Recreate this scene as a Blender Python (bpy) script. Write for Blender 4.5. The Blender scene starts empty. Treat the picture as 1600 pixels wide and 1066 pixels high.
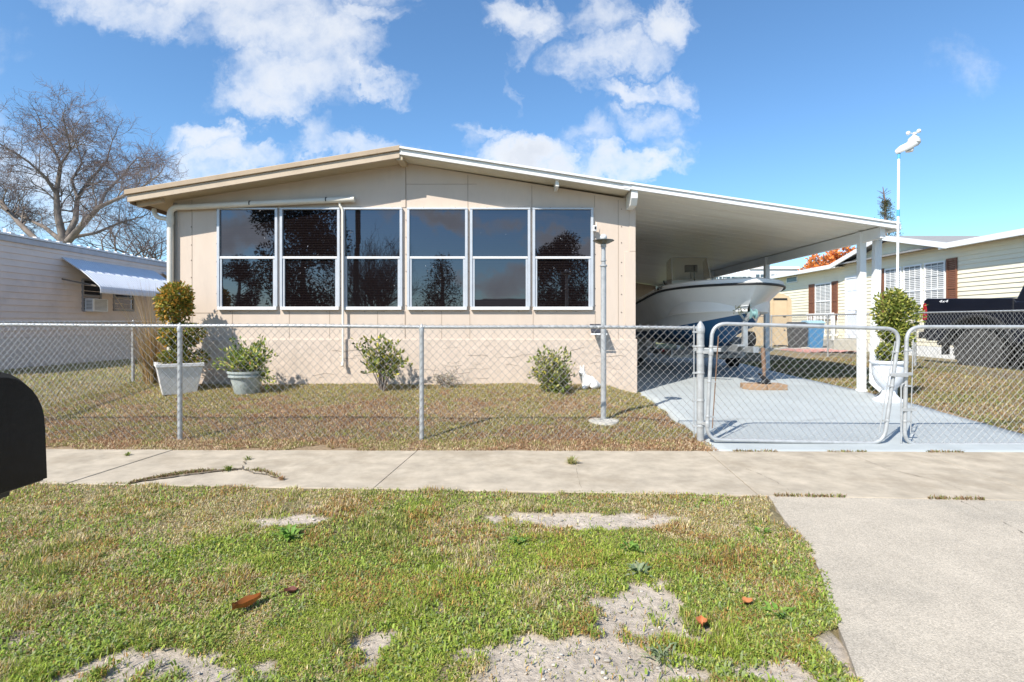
import bpy, math, random
import numpy as np
from mathutils import Vector
rnd = random.Random(7)
rng = np.random.default_rng(11)
S = bpy.context.scene
COL = S.collection
F, CX, CY, CH = 850.0, 800.0, 507.0, 1.25

def P(px, py, Y):
    return ((px - CX) / F * Y, Y, CH + (CY - py) / F * Y)

# ------------------------------------------------------------------ mesh builder
class MB:
    def __init__(s):
        s.v = []; s.n = 0; s.f = {}; s.c = []; s.hascol = False
    def add(s, verts, faces, col=None):
        verts = np.asarray(verts, float).reshape(-1, 3)
        if isinstance(faces, np.ndarray):
            s.f.setdefault(faces.shape[1], []).append(faces + s.n)
        else:
            for f in faces:
                s.f.setdefault(len(f), []).append(np.asarray(f, int)[None, :] + s.n)
        s.v.append(verts)
        if col is not None:
            s.hascol = True
            col = np.broadcast_to(np.asarray(col, float), (len(verts), 3))
        else:
            col = np.ones((len(verts), 3))
        s.c.append(col); s.n += len(verts)
        return s
    def box(s, a, b, col=None):
        x0, y0, z0 = a; x1, y1, z1 = b
        v = [(x0,y0,z0),(x1,y0,z0),(x1,y1,z0),(x0,y1,z0),(x0,y0,z1),(x1,y0,z1),(x1,y1,z1),(x0,y1,z1)]
        return s.add(v, [(0,3,2,1),(4,5,6,7),(0,1,5,4),(1,2,6,5),(2,3,7,6),(3,0,4,7)], col)
    def beam(s, p0, p1, w, h, up=(0,0,1), col=None):
        p0 = Vector(p0); p1 = Vector(p1); d = (p1-p0).normalized(); up = Vector(up)
        sx = d.cross(up)
        if sx.length < 1e-4: sx = d.cross(Vector((1,0,0)))
        sx.normalize(); u = sx.cross(d).normalized()
        v = []
        for p in (p0, p1):
            for a, b in ((-1,-1),(1,-1),(1,1),(-1,1)):
                v.append(p + sx*(a*w/2) + u*(b*h/2))
        return s.add([tuple(q) for q in v], [(0,1,2,3),(7,6,5,4),(0,4,5,1),(1,5,6,2),(2,6,7,3),(3,7,4,0)], col)
    def prism(s, poly, axis, a, b, col=None):
        # poly in the two other coordinates, extruded along axis from a to b
        n = len(poly); v = []
        for t in (a, b):
            for q in poly:
                if axis == 'y': v.append((q[0], t, q[1]))
                elif axis == 'x': v.append((t, q[0], q[1]))
                else: v.append((q[0], q[1], t))
        fs = [tuple(range(n)), tuple(range(2*n-1, n-1, -1))]
        for i in range(n):
            j = (i+1) % n
            fs.append((i, i+n, j+n, j))
        return s.add(v, fs, col)
    def tube(s, path, r, n=8, cap=True, col=None):
        path = [Vector(p) for p in path]; m = len(path)
        rs = [r]*m if not hasattr(r, '__len__') else list(r)
        d0 = (path[1]-path[0]).normalized()
        up = Vector((0,0,1)) if abs(d0.z) < .9 else Vector((1,0,0))
        sx = d0.cross(up).normalized(); v = []
        for i, p in enumerate(path):
            if i == 0: d = path[1]-path[0]
            elif i == m-1: d = path[-1]-path[-2]
            else: d = (path[i+1]-path[i]).normalized() + (path[i]-path[i-1]).normalized()
            if d.length < 1e-9: d = d0.copy()
            d.normalize()
            sx = sx - d*sx.dot(d)
            if sx.length < 1e-6: sx = d.orthogonal()
            sx.normalize(); sy = d.cross(sx)
            for k in range(n):
                a = 2*math.pi*k/n
                v.append(tuple(p + (sx*math.cos(a) + sy*math.sin(a))*rs[i]))
        fs = []
        for i in range(m-1):
            for k in range(n):
                k2 = (k+1) % n
                fs.append((i*n+k, i*n+k2, (i+1)*n+k2, (i+1)*n+k))
        q = np.array(fs)
        s.add(v, q, col)
        if cap and n > 2:
            base = s.n - len(v)
            s.f.setdefault(n, []).append(np.array([list(range(n-1,-1,-1))]) + base)
            s.f.setdefault(n, []).append(np.array([list(range((m-1)*n, m*n))]) + base)
        return s
    def lathe(s, prof, c, n=24, col=None, axis='z'):
        v = []; fs = []
        for (r, z) in prof:
            for k in range(n):
                a = 2*math.pi*k/n
                x, y = r*math.cos(a), r*math.sin(a)
                if axis == 'z': v.append((c[0]+x, c[1]+y, c[2]+z))
                elif axis == 'x': v.append((c[0]+z, c[1]+x, c[2]+y))
                else: v.append((c[0]+x, c[1]+z, c[2]+y))
        for i in range(len(prof)-1):
            for k in range(n):
                k2 = (k+1) % n
                fs.append((i*n+k, i*n+k2, (i+1)*n+k2, (i+1)*n+k))
        s.add(v, np.array(fs), col)
        base = s.n - len(v)
        if prof[0][0] > 1e-6: s.f.setdefault(n, []).append(np.array([list(range(n-1,-1,-1))]) + base)
        if prof[-1][0] > 1e-6: s.f.setdefault(n, []).append(np.array([list(range((len(prof)-1)*n, len(prof)*n))]) + base)
        return s
    def ball(s, c, r, n=16, m=10, col=None):
        rx, ry, rz = (r, r, r) if not hasattr(r, '__len__') else r
        v = []; fs = []
        for i in range(m+1):
            t = math.pi*i/m
            for k in range(n):
                a = 2*math.pi*k/n
                v.append((c[0]+rx*math.sin(t)*math.cos(a), c[1]+ry*math.sin(t)*math.sin(a), c[2]+rz*math.cos(t)))
        for i in range(m):
            for k in range(n):
                k2 = (k+1) % n
                fs.append((i*n+k, (i+1)*n+k, (i+1)*n+k2, i*n+k2))
        return s.add(v, np.array(fs), col)
    def grid(s, pts, col=None):
        pts = np.asarray(pts, float); a, b = pts.shape[:2]
        i, j = np.meshgrid(np.arange(a-1), np.arange(b-1), indexing='ij')
        k = (i*b + j).ravel()
        f = np.stack([k, k+1, k+b+1, k+b], 1)
        return s.add(pts.reshape(-1, 3), f, None if col is None else col)
    def build(s, name, mat, parent=None, smooth=False, bevel=0, fixn=False):
        V = np.concatenate(s.v); off = np.zeros(3)
        if parent is not None:
            off = np.array(world_loc(parent))
        V = V - off
        me = bpy.data.meshes.new(name)
        groups = [(k, np.concatenate(g)) for k, g in s.f.items()]
        nl = sum(k*len(g) for k, g in groups); nf = sum(len(g) for k, g in groups)
        me.vertices.add(len(V)); me.vertices.foreach_set('co', V.astype(np.float32).ravel())
        me.loops.add(nl); me.polygons.add(nf)
        me.loops.foreach_set('vertex_index', np.concatenate([g.ravel() for k, g in groups]).astype(np.int32))
        st = np.concatenate([np.full(len(g), k) for k, g in groups]); st = np.concatenate([[0], np.cumsum(st)[:-1]])
        me.polygons.foreach_set('loop_start', st.astype(np.int32))
        if s.hascol:
            at = me.attributes.new('col', 'FLOAT_COLOR', 'POINT')
            C = np.ones((len(V), 4), np.float32); C[:, :3] = np.concatenate(s.c)
            at.data.foreach_set('color', C.ravel())
        me.update(calc_edges=True)
        me.validate()
        if fixn:
            import bmesh
            bm = bmesh.new(); bm.from_mesh(me)
            bmesh.ops.recalc_face_normals(bm, faces=bm.faces[:]); bm.to_mesh(me); bm.free()
        if not smooth: me.shade_flat()
        else:
            me.shade_smooth()
            if smooth is not True: me.set_sharp_from_angle(angle=math.radians(smooth))
        ms = mat if isinstance(mat, (list, tuple)) else [mat]
        for m in ms: me.materials.append(m)
        o = bpy.data.objects.new(name, me); COL.objects.link(o)
        if parent is not None: o.parent = parent
        if bevel:
            b = o.modifiers.new('edge', 'BEVEL'); b.width = bevel; b.segments = 2; b.limit_method = 'ANGLE'
        return o

def world_loc(o):
    p = Vector((0,0,0))
    while o is not None:
        p = p + o.location; o = o.parent
    return p

def tag(o, label=None, cat=None, group=None, kind=None):
    if label: o['label'] = label
    if cat: o['category'] = cat
    if group: o['group'] = group
    if kind: o['kind'] = kind
    return o

def thing(name, loc, label, cat, group=None):
    o = bpy.data.objects.new(name, None); COL.objects.link(o)
    o.empty_display_size = .2
    o.location = loc
    return tag(o, label, cat, group)

# ------------------------------------------------------------------ noise in numpy
_perm = rng.random((256, 256))
def vnoise(x, y, seed=0):
    x = np.asarray(x, float) + seed*17.31; y = np.asarray(y, float) + seed*9.77
    xi = np.floor(x).astype(int); yi = np.floor(y).astype(int)
    fx = x-xi; fy = y-yi; fx = fx*fx*(3-2*fx); fy = fy*fy*(3-2*fy)
    g = lambda a, b: _perm[a & 255, b & 255]
    return (g(xi,yi)*(1-fx)+g(xi+1,yi)*fx)*(1-fy) + (g(xi,yi+1)*(1-fx)+g(xi+1,yi+1)*fx)*fy
def fbm(x, y, sc=1, oc=4, seed=0):
    x = np.asarray(x, float)*sc; y = np.asarray(y, float)*sc; t = 0; a = .5; n = 0
    for i in range(oc):
        t = t + a*vnoise(x, y, seed+i); n += a; a *= .5; x = x*2.03; y = y*2.03
    return t/n
def sstep(a, b, x):
    t = np.clip((np.asarray(x, float)-a)/(b-a), 0, 1); return t*t*(3-2*t)

# ------------------------------------------------------------------ materials
def mat(name, color, rough=.6, metal=0, var=.12, scale=6, bump=0, bscale=60, spec=.5, coat=0, dark=None, dscale=2.0, damt=0, ior=1.45, stretch=None):
    m = bpy.data.materials.new(name); m.use_nodes = True
    nt = m.node_tree; N = nt.nodes; L = nt.links
    b = N['Principled BSDF']
    b.inputs['Roughness'].default_value = rough; b.inputs['Metallic'].default_value = metal
    b.inputs['Specular IOR Level'].default_value = spec; b.inputs['IOR'].default_value = ior
    b.inputs['Coat Weight'].default_value = coat; b.inputs['Coat Roughness'].default_value = .05
    tc = N.new('ShaderNodeTexCoord'); vec = tc.outputs['Object']
    if stretch:
        mp = N.new('ShaderNodeMapping'); mp.inputs['Scale'].default_value = stretch
        L.new(vec, mp.inputs[0]); vec = mp.outputs[0]
    c = (*color, 1)
    nz = N.new('ShaderNodeTexNoise'); nz.inputs['Scale'].default_value = scale; nz.inputs['Detail'].default_value = 6
    nz.inputs['Roughness'].default_value = .65
    L.new(vec, nz.inputs['Vector'])
    mx = N.new('ShaderNodeMix'); mx.data_type = 'RGBA'
    mx.inputs['A'].default_value = tuple(max(0, x*(1-var)) for x in color)+(1,)
    mx.inputs['B'].default_value = tuple(min(1, x*(1+var)) for x in color)+(1,)
    mr = N.new('ShaderNodeMapRange'); mr.inputs['From Min'].default_value = .3; mr.inputs['From Max'].default_value = .7
    L.new(nz.outputs['Fac'], mr.inputs['Value']); L.new(mr.outputs[0], mx.inputs['Factor'])
    out = mx.outputs['Result']
    if dark is not None:
        n2 = N.new('ShaderNodeTexNoise'); n2.inputs['Scale'].default_value = dscale; n2.inputs['Detail'].default_value = 8
        n2.inputs['Roughness'].default_value = .7
        L.new(vec, n2.inputs['Vector'])
        r2 = N.new('ShaderNodeMapRange'); r2.inputs['From Min'].default_value = .5; r2.inputs['From Max'].default_value = .72
        r2.inputs['To Max'].default_value = damt
        L.new(n2.outputs['Fac'], r2.inputs['Value'])
        m2 = N.new('ShaderNodeMix'); m2.data_type = 'RGBA'
        L.new(r2.outputs[0], m2.inputs['Factor']); L.new(out, m2.inputs['A']); m2.inputs['B'].default_value = (*dark, 1)
        out = m2.outputs['Result']
    L.new(out, b.inputs['Base Color'])
    if bump:
        n3 = N.new('ShaderNodeTexNoise'); n3.inputs['Scale'].default_value = bscale; n3.inputs['Detail'].default_value = 4
        L.new(vec, n3.inputs['Vector'])
        bp = N.new('ShaderNodeBump'); bp.inputs['Strength'].default_value = bump; bp.inputs['Distance'].default_value = .01
        L.new(n3.outputs['Fac'], bp.inputs['Height']); L.new(bp.outputs[0], b.inputs['Normal'])
    return m

def leafmat(name, rough=.5, trans=.25, tint=(1,1,1)):
    m = bpy.data.materials.new(name); m.use_nodes = True
    nt = m.node_tree; N = nt.nodes; L = nt.links
    b = N['Principled BSDF']; b.inputs['Roughness'].default_value = rough; b.inputs['Specular IOR Level'].default_value = .2
    at = N.new('ShaderNodeAttribute'); at.attribute_name = 'col'
    L.new(at.outputs['Color'], b.inputs['Base Color'])
    tr = N.new('ShaderNodeBsdfTranslucent'); L.new(at.outputs['Color'], tr.inputs['Color'])
    mx = N.new('ShaderNodeMixShader'); mx.inputs[0].default_value = trans
    L.new(b.outputs[0], mx.inputs[1]); L.new(tr.outputs[0], mx.inputs[2])
    L.new(mx.outputs[0], N['Material Output'].inputs['Surface'])
    return m

BEIGE = (.60, .495, .405)
M = dict(
    beige=mat('beige_wall_paint', BEIGE, .55, var=.06, scale=3, bump=.12, bscale=60, dark=(.42,.33,.25), dscale=1.5, damt=.38, stretch=(2.2,1,.5)),
    skirt=mat('stucco_skirt', (.59,.485,.395), .8, var=.10, scale=9, bump=1.0, bscale=16, dark=(.40,.33,.26), dscale=1.6, damt=.35),
    tan=mat('tan_roof_trim', (.40,.30,.20), .5, var=.08, scale=4, dark=(.16,.11,.07), dscale=3, damt=.25),
    tan2=mat('light_tan_fascia', (.50,.40,.29), .5, var=.07, scale=4, dark=(.25,.18,.12), dscale=3, damt=.3),
    soffit=mat('tan_soffit', (.46,.38,.26), .6, var=.06),
    cream=mat('cream_soffit', (.62,.57,.45), .6, var=.05),
    white=mat('white_painted_metal', (.76,.75,.71), .42, var=.05, scale=3, dark=(.52,.49,.42), dscale=4, damt=.25),
    white2=mat('white_post_paint', (.80,.80,.79), .4, var=.03, scale=3, dark=(.6,.58,.52), dscale=3, damt=.2),
    ceiling=mat('carport_ceiling_panels', (.88,.835,.735), .36, var=.06, scale=1.2, dark=(.46,.36,.24), dscale=.8, damt=.35, stretch=(.3,2,1)),
    pvc=mat('white_pipe', (.70,.65,.56), .4, var=.06, scale=5),
    alu=mat('window_aluminium', (.52,.545,.58), .42, metal=.2, var=.07, scale=6),
    aluw=mat('window_white_rail', (.70,.70,.70), .4, var=.05, scale=6),
    galv=mat('galvanised_steel', (.43,.44,.44), .45, metal=.25, var=.22, scale=18, dark=(.25,.25,.24), dscale=9, damt=.4),
    wire=mat('galvanised_wire', (.40,.40,.385), .45, metal=.4, var=.2, scale=30),
    dark=mat('dark_rubber', (.018,.018,.019), .6, var=.3, scale=20),
    screw=mat('screw_heads', (.22,.19,.16), .5, metal=.5),
    seam=mat('panel_seam', (.37,.29,.22), .6, var=.08),
    concrete=mat('sidewalk_concrete', (.435,.37,.28), .88, var=.22, scale=4.5, bump=.3, bscale=220, dark=(.29,.235,.165), dscale=1.3, damt=.85),
    slab=mat('pale_blue_painted_concrete', (.40,.43,.43), .62, var=.07, scale=2, bump=.2, bscale=120, dark=(.33,.355,.36), dscale=1.5, damt=.65),
    asphalt=mat('asphalt', (.055,.055,.055), .9, var=.2, scale=30, bump=.3, bscale=300),
    crack=mat('crack_dirt', (.15,.115,.075), .95, var=.3, scale=40),
    bark=mat('grey_bark', (.19,.155,.13), .9, var=.3, scale=3, bump=.4, bscale=20),
    twig=mat('purple_grey_twigs', (.19,.145,.135), .9, var=.25, scale=2),
    lav=mat('lavender_siding', (.77,.66,.585), .6, var=.05, scale=2, dark=(.33,.3,.29), dscale=1.5, damt=.25),
    lavskirt=mat('grey_skirting', (.70,.645,.60), .6, var=.06, scale=3),
    awn=mat('awning_aluminium', (.70,.73,.78), .35, var=.05, scale=3),
    whiteroof=mat('white_roof_metal', (.80,.80,.80), .4, var=.04),
    yellow=mat('cream_vinyl_siding', (.84,.77,.585), .5, var=.03, scale=2, dark=(.68,.62,.47), dscale=1.3, damt=.2),
    roofgrey=mat('grey_shingles', (.27,.265,.26), .9, var=.2, scale=14, bump=.3, bscale=50),
    shutter=mat('brown_shutter', (.21,.085,.045), .55, var=.1, scale=8),
    doorp=mat('white_door', (.74,.77,.82), .4, var=.03),
    blind=mat('white_blinds', (.66,.66,.64), .5, var=.05),
    blindgap=mat('shaded_blind_gap', (.16,.165,.17), .3, var=.1),
    black=mat('black_enamel', (.003,.003,.004), .24, var=.3, scale=14, spec=.22, bump=.05, bscale=60, dark=(.012,.012,.012), dscale=12, damt=.3),
    terra=mat('white_plaster_pot', (.70,.68,.65), .6, var=.06, scale=6, bump=.1, dark=(.5,.46,.4), dscale=4, damt=.35),
    potgrey=mat('weathered_grey_green_pot', (.40,.44,.42), .55, var=.12, scale=10, dark=(.13,.16,.15), dscale=7, damt=.75),
    urn=mat('white_urn', (.72,.74,.77), .5, var=.04, scale=5, bump=.1, dark=(.5,.5,.5), dscale=4, damt=.25),
    soil=mat('potting_soil', (.05,.035,.025), .95, var=.3, scale=30, bump=.5),
    statue=mat('white_painted_stone', (.82,.81,.79), .6, var=.05, scale=12, dark=(.45,.43,.4), dscale=10, damt=.4),
    gel=mat('boat_gelcoat', (.66,.67,.665), .28, var=.04, scale=2, coat=.3, dark=(.42,.42,.40), dscale=1.5, damt=.3),
    gelw=mat('boat_deck_white', (.78,.775,.75), .4, var=.04, scale=3),
    blue=mat('blue_bottom_paint', (.012,.085,.21), .5, var=.15, scale=4, dark=(.01,.04,.09), dscale=4, damt=.5),
    creamc=mat('cream_boat_cushion', (.62,.58,.47), .6, var=.06),
    trail=mat('galvanised_trailer_frame', (.40,.42,.43), .45, metal=.5, var=.2, scale=9, dark=(.2,.17,.14), dscale=6, damt=.4),
    rust=mat('rusty_jack', (.20,.12,.075), .75, var=.3, scale=14),
    paver=mat('tan_paver', (.33,.215,.13), .85, var=.18, scale=16, bump=.4, bscale=70, dark=(.24,.15,.08), dscale=7, damt=.5),
    red=mat('red_lens', (.30,.010,.014), .25, var=.1, coat=.3),
    truck=mat('dark_navy_truck_paint', (.006,.007,.013), .3, var=.15, scale=3, spec=.35, coat=.25),
    trim=mat('black_plastic_trim', (.020,.020,.021), .55, var=.2),
    rim=mat('dark_alloy', (.10,.10,.11), .35, metal=.8, var=.2),
    chrome=mat('white_lettering', (.75,.75,.77), .4, var=.02),
    tanshed=mat('tan_shed_resin', (.60,.46,.29), .6, var=.06, scale=4),
    binblue=mat('blue_bin_plastic', (.035,.22,.46), .45, var=.1, scale=5),
    binlid=mat('pale_blue_lid', (.34,.55,.66), .45, var=.08),
    bindark=mat('charcoal_bin_plastic', (.035,.037,.04), .5, var=.15),
    pink=mat('pink_lava_rock', (.52,.25,.21), .9, var=.3, scale=30, bump=.8, bscale=40),
    stone=mat('pale_edging_stone', (.50,.47,.41), .9, var=.15, scale=12, bump=.4),
    building=mat('white_building', (.78,.78,.78), .6, var=.03),
    farglass=mat('far_window_glass', (.10,.15,.18), .15, var=.2),
    solar=mat('solar_cells', (.03,.035,.05), .3, var=.2, scale=40),
    station=mat('white_weather_plastic', (.74,.73,.70), .45, var=.04),
    tape=mat('blue_tape', (.10,.38,.62), .5, var=.06),
    woodpole=mat('utility_pole_wood', (.10,.075,.055), .9, var=.25, scale=6),
    grass=leafmat('grass_blades', .6, .3),
    leaf=leafmat('leaves', .42, .22),
    leafdry=leafmat('dry_leaf', .6, .15),
)
def clearmat():
    m = bpy.data.materials.new('clear_acrylic'); m.use_nodes = True
    nt = m.node_tree; N = nt.nodes; L = nt.links
    b = N['Principled BSDF']; b.inputs['Base Color'].default_value = (.75,.72,.68,1); b.inputs['Roughness'].default_value = .15
    t = N.new('ShaderNodeBsdfTransparent'); t.inputs[0].default_value = (.92,.9,.86,1)
    mx = N.new('ShaderNodeMixShader'); mx.inputs[0].default_value = .22
    L.new(t.outputs[0], mx.inputs[1]); L.new(b.outputs[0], mx.inputs[2]); L.new(mx.outputs[0], N['Material Output'].inputs['Surface'])
    return m
M['clear'] = clearmat()
def glassmat():
    # tinted glass with closed blinds faintly showing through
    m = bpy.data.materials.new('tinted_window_glass'); m.use_nodes = True
    nt = m.node_tree; N = nt.nodes; L = nt.links
    b = N['Principled BSDF']; b.inputs['Roughness'].default_value = .015; b.inputs['IOR'].default_value = 2.05; b.inputs['Specular Tint'].default_value = (.88,.90,1.0,1)
    tc = N.new('ShaderNodeTexCoord'); w = N.new('ShaderNodeTexWave'); w.bands_direction = 'Z'; w.inputs['Scale'].default_value = 8
    w.inputs['Distortion'].default_value = .15; w.inputs['Detail'].default_value = 1
    L.new(tc.outputs['Object'], w.inputs['Vector'])
    mx = N.new('ShaderNodeMix'); mx.data_type = 'RGBA'
    mx.inputs['A'].default_value = (.0035,.0025,.003,1); mx.inputs['B'].default_value = (.013,.009,.009,1)
    L.new(w.outputs['Fac'], mx.inputs['Factor']); L.new(mx.outputs['Result'], b.inputs['Base Color'])
    n = N.new('ShaderNodeTexNoise'); n.inputs['Scale'].default_value = 1.3; L.new(tc.outputs['Object'], n.inputs['Vector'])
    bp = N.new('ShaderNodeBump'); bp.inputs['Strength'].default_value = .05; bp.inputs['Distance'].default_value = .01
    L.new(n.outputs['Fac'], bp.inputs['Height']); L.new(bp.outputs[0], b.inputs['Normal'])
    return m
M['glass'] = glassmat()
def apronmat():
    m = mat('exposed_aggregate_concrete', (.465,.405,.32), .9, var=.12, scale=2.5, bump=.5, bscale=200, dark=(.30,.27,.22), dscale=1.1, damt=.6)
    nt = m.node_tree; N = nt.nodes; L = nt.links; b = N['Principled BSDF']
    src = b.inputs['Base Color'].links[0].from_socket
    tc = N.new('ShaderNodeTexCoord'); v = N.new('ShaderNodeTexVoronoi'); v.inputs['Scale'].default_value = 190
    L.new(tc.outputs['Object'], v.inputs['Vector'])
    sp = N.new('ShaderNodeSeparateColor'); L.new(v.outputs['Color'], sp.inputs[0])
    mr = N.new('ShaderNodeMapRange'); mr.inputs['To Min'].default_value = .76; mr.inputs['To Max'].default_value = 1.20
    L.new(sp.outputs[0], mr.inputs['Value'])
    mm = N.new('ShaderNodeMix'); mm.data_type = 'RGBA'; mm.blend_type = 'MULTIPLY'; mm.inputs['Factor'].default_value = 1
    L.new(src, mm.inputs['A']); L.new(mr.outputs[0], mm.inputs['B']); L.new(mm.outputs['Result'], b.inputs['Base Color'])
    return m
M['apron'] = apronmat()
def groundmat():
    m = bpy.data.materials.new('sandy_soil'); m.use_nodes = True
    nt = m.node_tree; N = nt.nodes; L = nt.links; b = N['Principled BSDF']; b.inputs['Roughness'].default_value = .95
    b.inputs['Specular IOR Level'].default_value = .15
    at = N.new('ShaderNodeAttribute'); at.attribute_name = 'col'
    tc = N.new('ShaderNodeTexCoord')
    n1 = N.new('ShaderNodeTexNoise'); n1.inputs['Scale'].default_value = 26; n1.inputs['Detail'].default_value = 8; n1.inputs['Roughness'].default_value = .75
    L.new(tc.outputs['Object'], n1.inputs['Vector'])
    mr = N.new('ShaderNodeMapRange'); mr.inputs['From Min'].default_value = .28; mr.inputs['From Max'].default_value = .72
    mr.inputs['To Min'].default_value = .55; mr.inputs['To Max'].default_value = 1.35
    L.new(n1.outputs['Fac'], mr.inputs['Value'])
    mm = N.new('ShaderNodeMix'); mm.data_type = 'RGBA'; mm.blend_type = 'MULTIPLY'; mm.inputs['Factor'].default_value = 1
    L.new(at.outputs['Color'], mm.inputs['A']); L.new(mr.outputs[0], mm.inputs['B']); L.new(mm.outputs['Result'], b.inputs['Base Color'])
    bp = N.new('ShaderNodeBump'); bp.inputs['Strength'].default_value = .9; bp.inputs['Distance'].default_value = .02
    L.new(n1.outputs['Fac'], bp.inputs['Height']); L.new(bp.outputs[0], b.inputs['Normal'])
    return m
M['ground'] = groundmat()

# ------------------------------------------------------------------ terrain
def slabz(Y): return np.interp(Y, [1.0, 5.35, 8.75, 12, 16, 24], [0, 0, .165, .255, .30, .32])
def yardz(Y): return np.interp(Y, [1, 5.45, 5.9, 8.6, 12, 30], [0, 0, .03, .31, .31, .28])
def near_edge(X): return 4.05 - .058*np.asarray(X, float)
def far_edge(X): return 5.345 - .012*np.asarray(X, float)
AY = [3.97, 3.45, 3.01, 2.70, 2.45, 2.246, 2.07, 1.90, 1.2, 1.0]
AX = [1.865, 1.73, 1.64, 1.54, 1.42, 1.345, 1.28, 1.21, .75, .6]
def apron_x(Y): return np.interp(Y, AY[::-1], AX[::-1])
def terrain(X, Y):
    X = np.asarray(X, float); Y = np.asarray(Y, float)
    s = slabz(Y); y = yardz(Y)
    left = y*(1-sstep(1.3, 2.0, X)) + s*sstep(1.3, 2.0, X)
    right = s + sstep(5.6, 8.2, X)*.13*sstep(5.6, 8.5, Y) - sstep(9, 11.5, X)*.13
    z = np.where(X < 3.8, left, right)
    inslab = (X > 2.03) & (X < 5.62) & (Y > 5.3) & (Y < 22)
    z = np.where(inslab, s - .05, z)
    b = .022*(fbm(X, Y, 1.6, 4, 3)-.5)*2
    z = np.where(inslab, z, z + b*sstep(.05, .5, np.abs(Y-4.7)-.6))
    onwalk = (Y > near_edge(X)+.02) & (Y < far_edge(X)-.02)
    onap = (Y <= near_edge(X)+.03) & (X > apron_x(Y)+.02) & (X < 5.5)
    z = np.where(onwalk | onap, -.05, z)
    z = np.where(Y < 1.25, -.05, z)
    return z
# sandy bare patches, listed where they lie on the ground (X, Y, rx, ry, strength)
def gp(px, py): Y = F*CH/(py-CY); return ((px-CX)/F*Y, Y)
PATCH = []
for (px, py, rx, ry, st) in [(260,1050,170,42,1.1),(120,1062,80,20,.8),(930,1046,185,48,1.05),(1230,1052,100,36,1.0),(1010,975,70,30,.8),
        (925,812,150,11,1.15),(460,814,80,8,.95),(1015,935,60,35,.85),(705,816,16,6,.8),(560,1010,40,22,.15),(960,950,40,25,.5),
        (660,955,40,14,.5),(30,1000,60,25,.5),(1330,1040,30,40,.5)]:
    x, y = gp(px, py); Yd = F*CH/(py+ry-CY) if py+ry-CY > 0 else y
    PATCH.append((x, y, rx/F*y, max(.06, abs(y-Yd)*1.05), st))
def sandmask(X, Y):
    X = np.asarray(X, float); Y = np.asarray(Y, float); d = np.full(X.shape, -1.0)
    for (x, y, rx, ry, st) in PATCH:
        r2 = ((X-x)/rx)**2 + ((Y-y)/ry)**2
        d = np.maximum(d, st*(1.25-r2))
    d = d + (fbm(X, Y, 3.2, 4, 21)-.5)*2.6 + (fbm(X, Y, 14, 3, 5)-.5)*2.4
    return d
def sandcol(X, Y): return sstep(-.25, .55, sandmask(X, Y))
def sandbare(X, Y): return sstep(-.9, .75, sandmask(X, Y))**1.3

def axis_pts(parts):
    out = []
    for a, b, n in parts: out += list(np.linspace(a, b, n, endpoint=False))
    return np.array(out + [parts[-1][1]])
xs = axis_pts([(-900,-120,8),(-120,-30,12),(-30,-8,34),(-8,-4,50),(-4,2.4,110),(2.4,8,60),(8,20,36),(20,120,16),(120,900,8)])
ys = axis_pts([(-300,-60,6),(-60,1.0,20),(1.0,4.4,90),(4.4,9,80),(9,20,60),(20,60,24),(60,300,14),(300,1600,8)])
GX, GY = np.meshgrid(xs, ys, indexing='ij')
GZ = terrain(GX, GY)
sm = sandcol(GX, GY)*(GY < 4.3)
GZ = GZ - sm*.012 + sm*(fbm(GX, GY, 14, 3, 8)-.5)*.02
nz = fbm(GX, GY, .9, 5, 2)[..., None]
soilc = np.array([.19,.155,.08])*(1-nz) + np.array([.30,.25,.145])*nz
yardc = np.array([.25,.17,.10])*(1-nz) + np.array([.33,.25,.16])*nz
far = sstep(10, 30, np.hypot(GX, GY))[..., None]
gc = np.where((GY > 5)[..., None], yardc, soilc)
gc = gc*(1-far) + np.array([.16,.17,.075])*far
sandc = np.array([.54,.46,.37])*(.85+.3*fbm(GX, GY, 7, 4, 9)[..., None])
gc = gc*(1-sm[..., None]) + sandc*sm[..., None]
mb = MB(); mb.grid(np.stack([GX, GY, GZ], -1)); mb.hascol = True; mb.c = [gc.reshape(-1, 3)]
# flip so that normals point up
mb.f[4] = [q[:, ::-1] for q in mb.f[4]]
ground = mb.build('ground', M['ground'], smooth=True)
tag(ground, 'sandy soil under the lawn and the grass strip', 'ground', kind='structure')

# sidewalk: slabs with open joints
mb = MB()
joints = [-14, -9.3, -6.2, -3.4, -.98, 1.86, 3.9, 6.3, 9, 14]
for a, b in zip(joints[:-1], joints[1:]):
    sk = .05
    n0, n1 = float(near_edge(a)), float(near_edge(b)); f0, f1 = float(far_edge(a)), float(far_edge(b))
    g = .0035
    pts = [(a+g-.07, n0), (b-g-.07, n1), (b-g+.05, f1), (a+g+.05, f0)]
    mb.prism(pts, 'z', -.12, .012 + rnd.uniform(-.003,.003))
sw = mb.build('sidewalk', M['concrete'], bevel=.006)
tag(sw, 'pale worn concrete sidewalk crossing in front of the fence', 'sidewalk', kind='structure')
def crack(path, w, parent, z=.0185):
    mb = MB(); v = []
    for i, (x, y) in enumerate(path):
        v += [(x, y-w/2*rnd.uniform(.5,1.5), z), (x+rnd.uniform(-.004,.004), y+w/2*rnd.uniform(.5,1.5), z)]
    fs = [(2*i, 2*i+2, 2*i+3, 2*i+1) for i in range(len(path)-1)]
    mb.add(v, fs); return mb.build('crack', M['crack'], parent)
def jag(pxs, n=10, amp=.008):
    w = [gp(*p) for p in pxs]; out = []
    for (a, b) in zip(w[:-1], w[1:]):
        for i in range(n):
            t = i/n; out.append((a[0]+(b[0]-a[0])*t + rnd.uniform(-amp,amp)*.6, a[1]+(b[1]-a[1])*t + rnd.uniform(-amp,amp)))
    return out + [w[-1]]
crack(jag([(1332,714),(1385,735),(1470,756),(1515,774)]), .012, sw)
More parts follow.
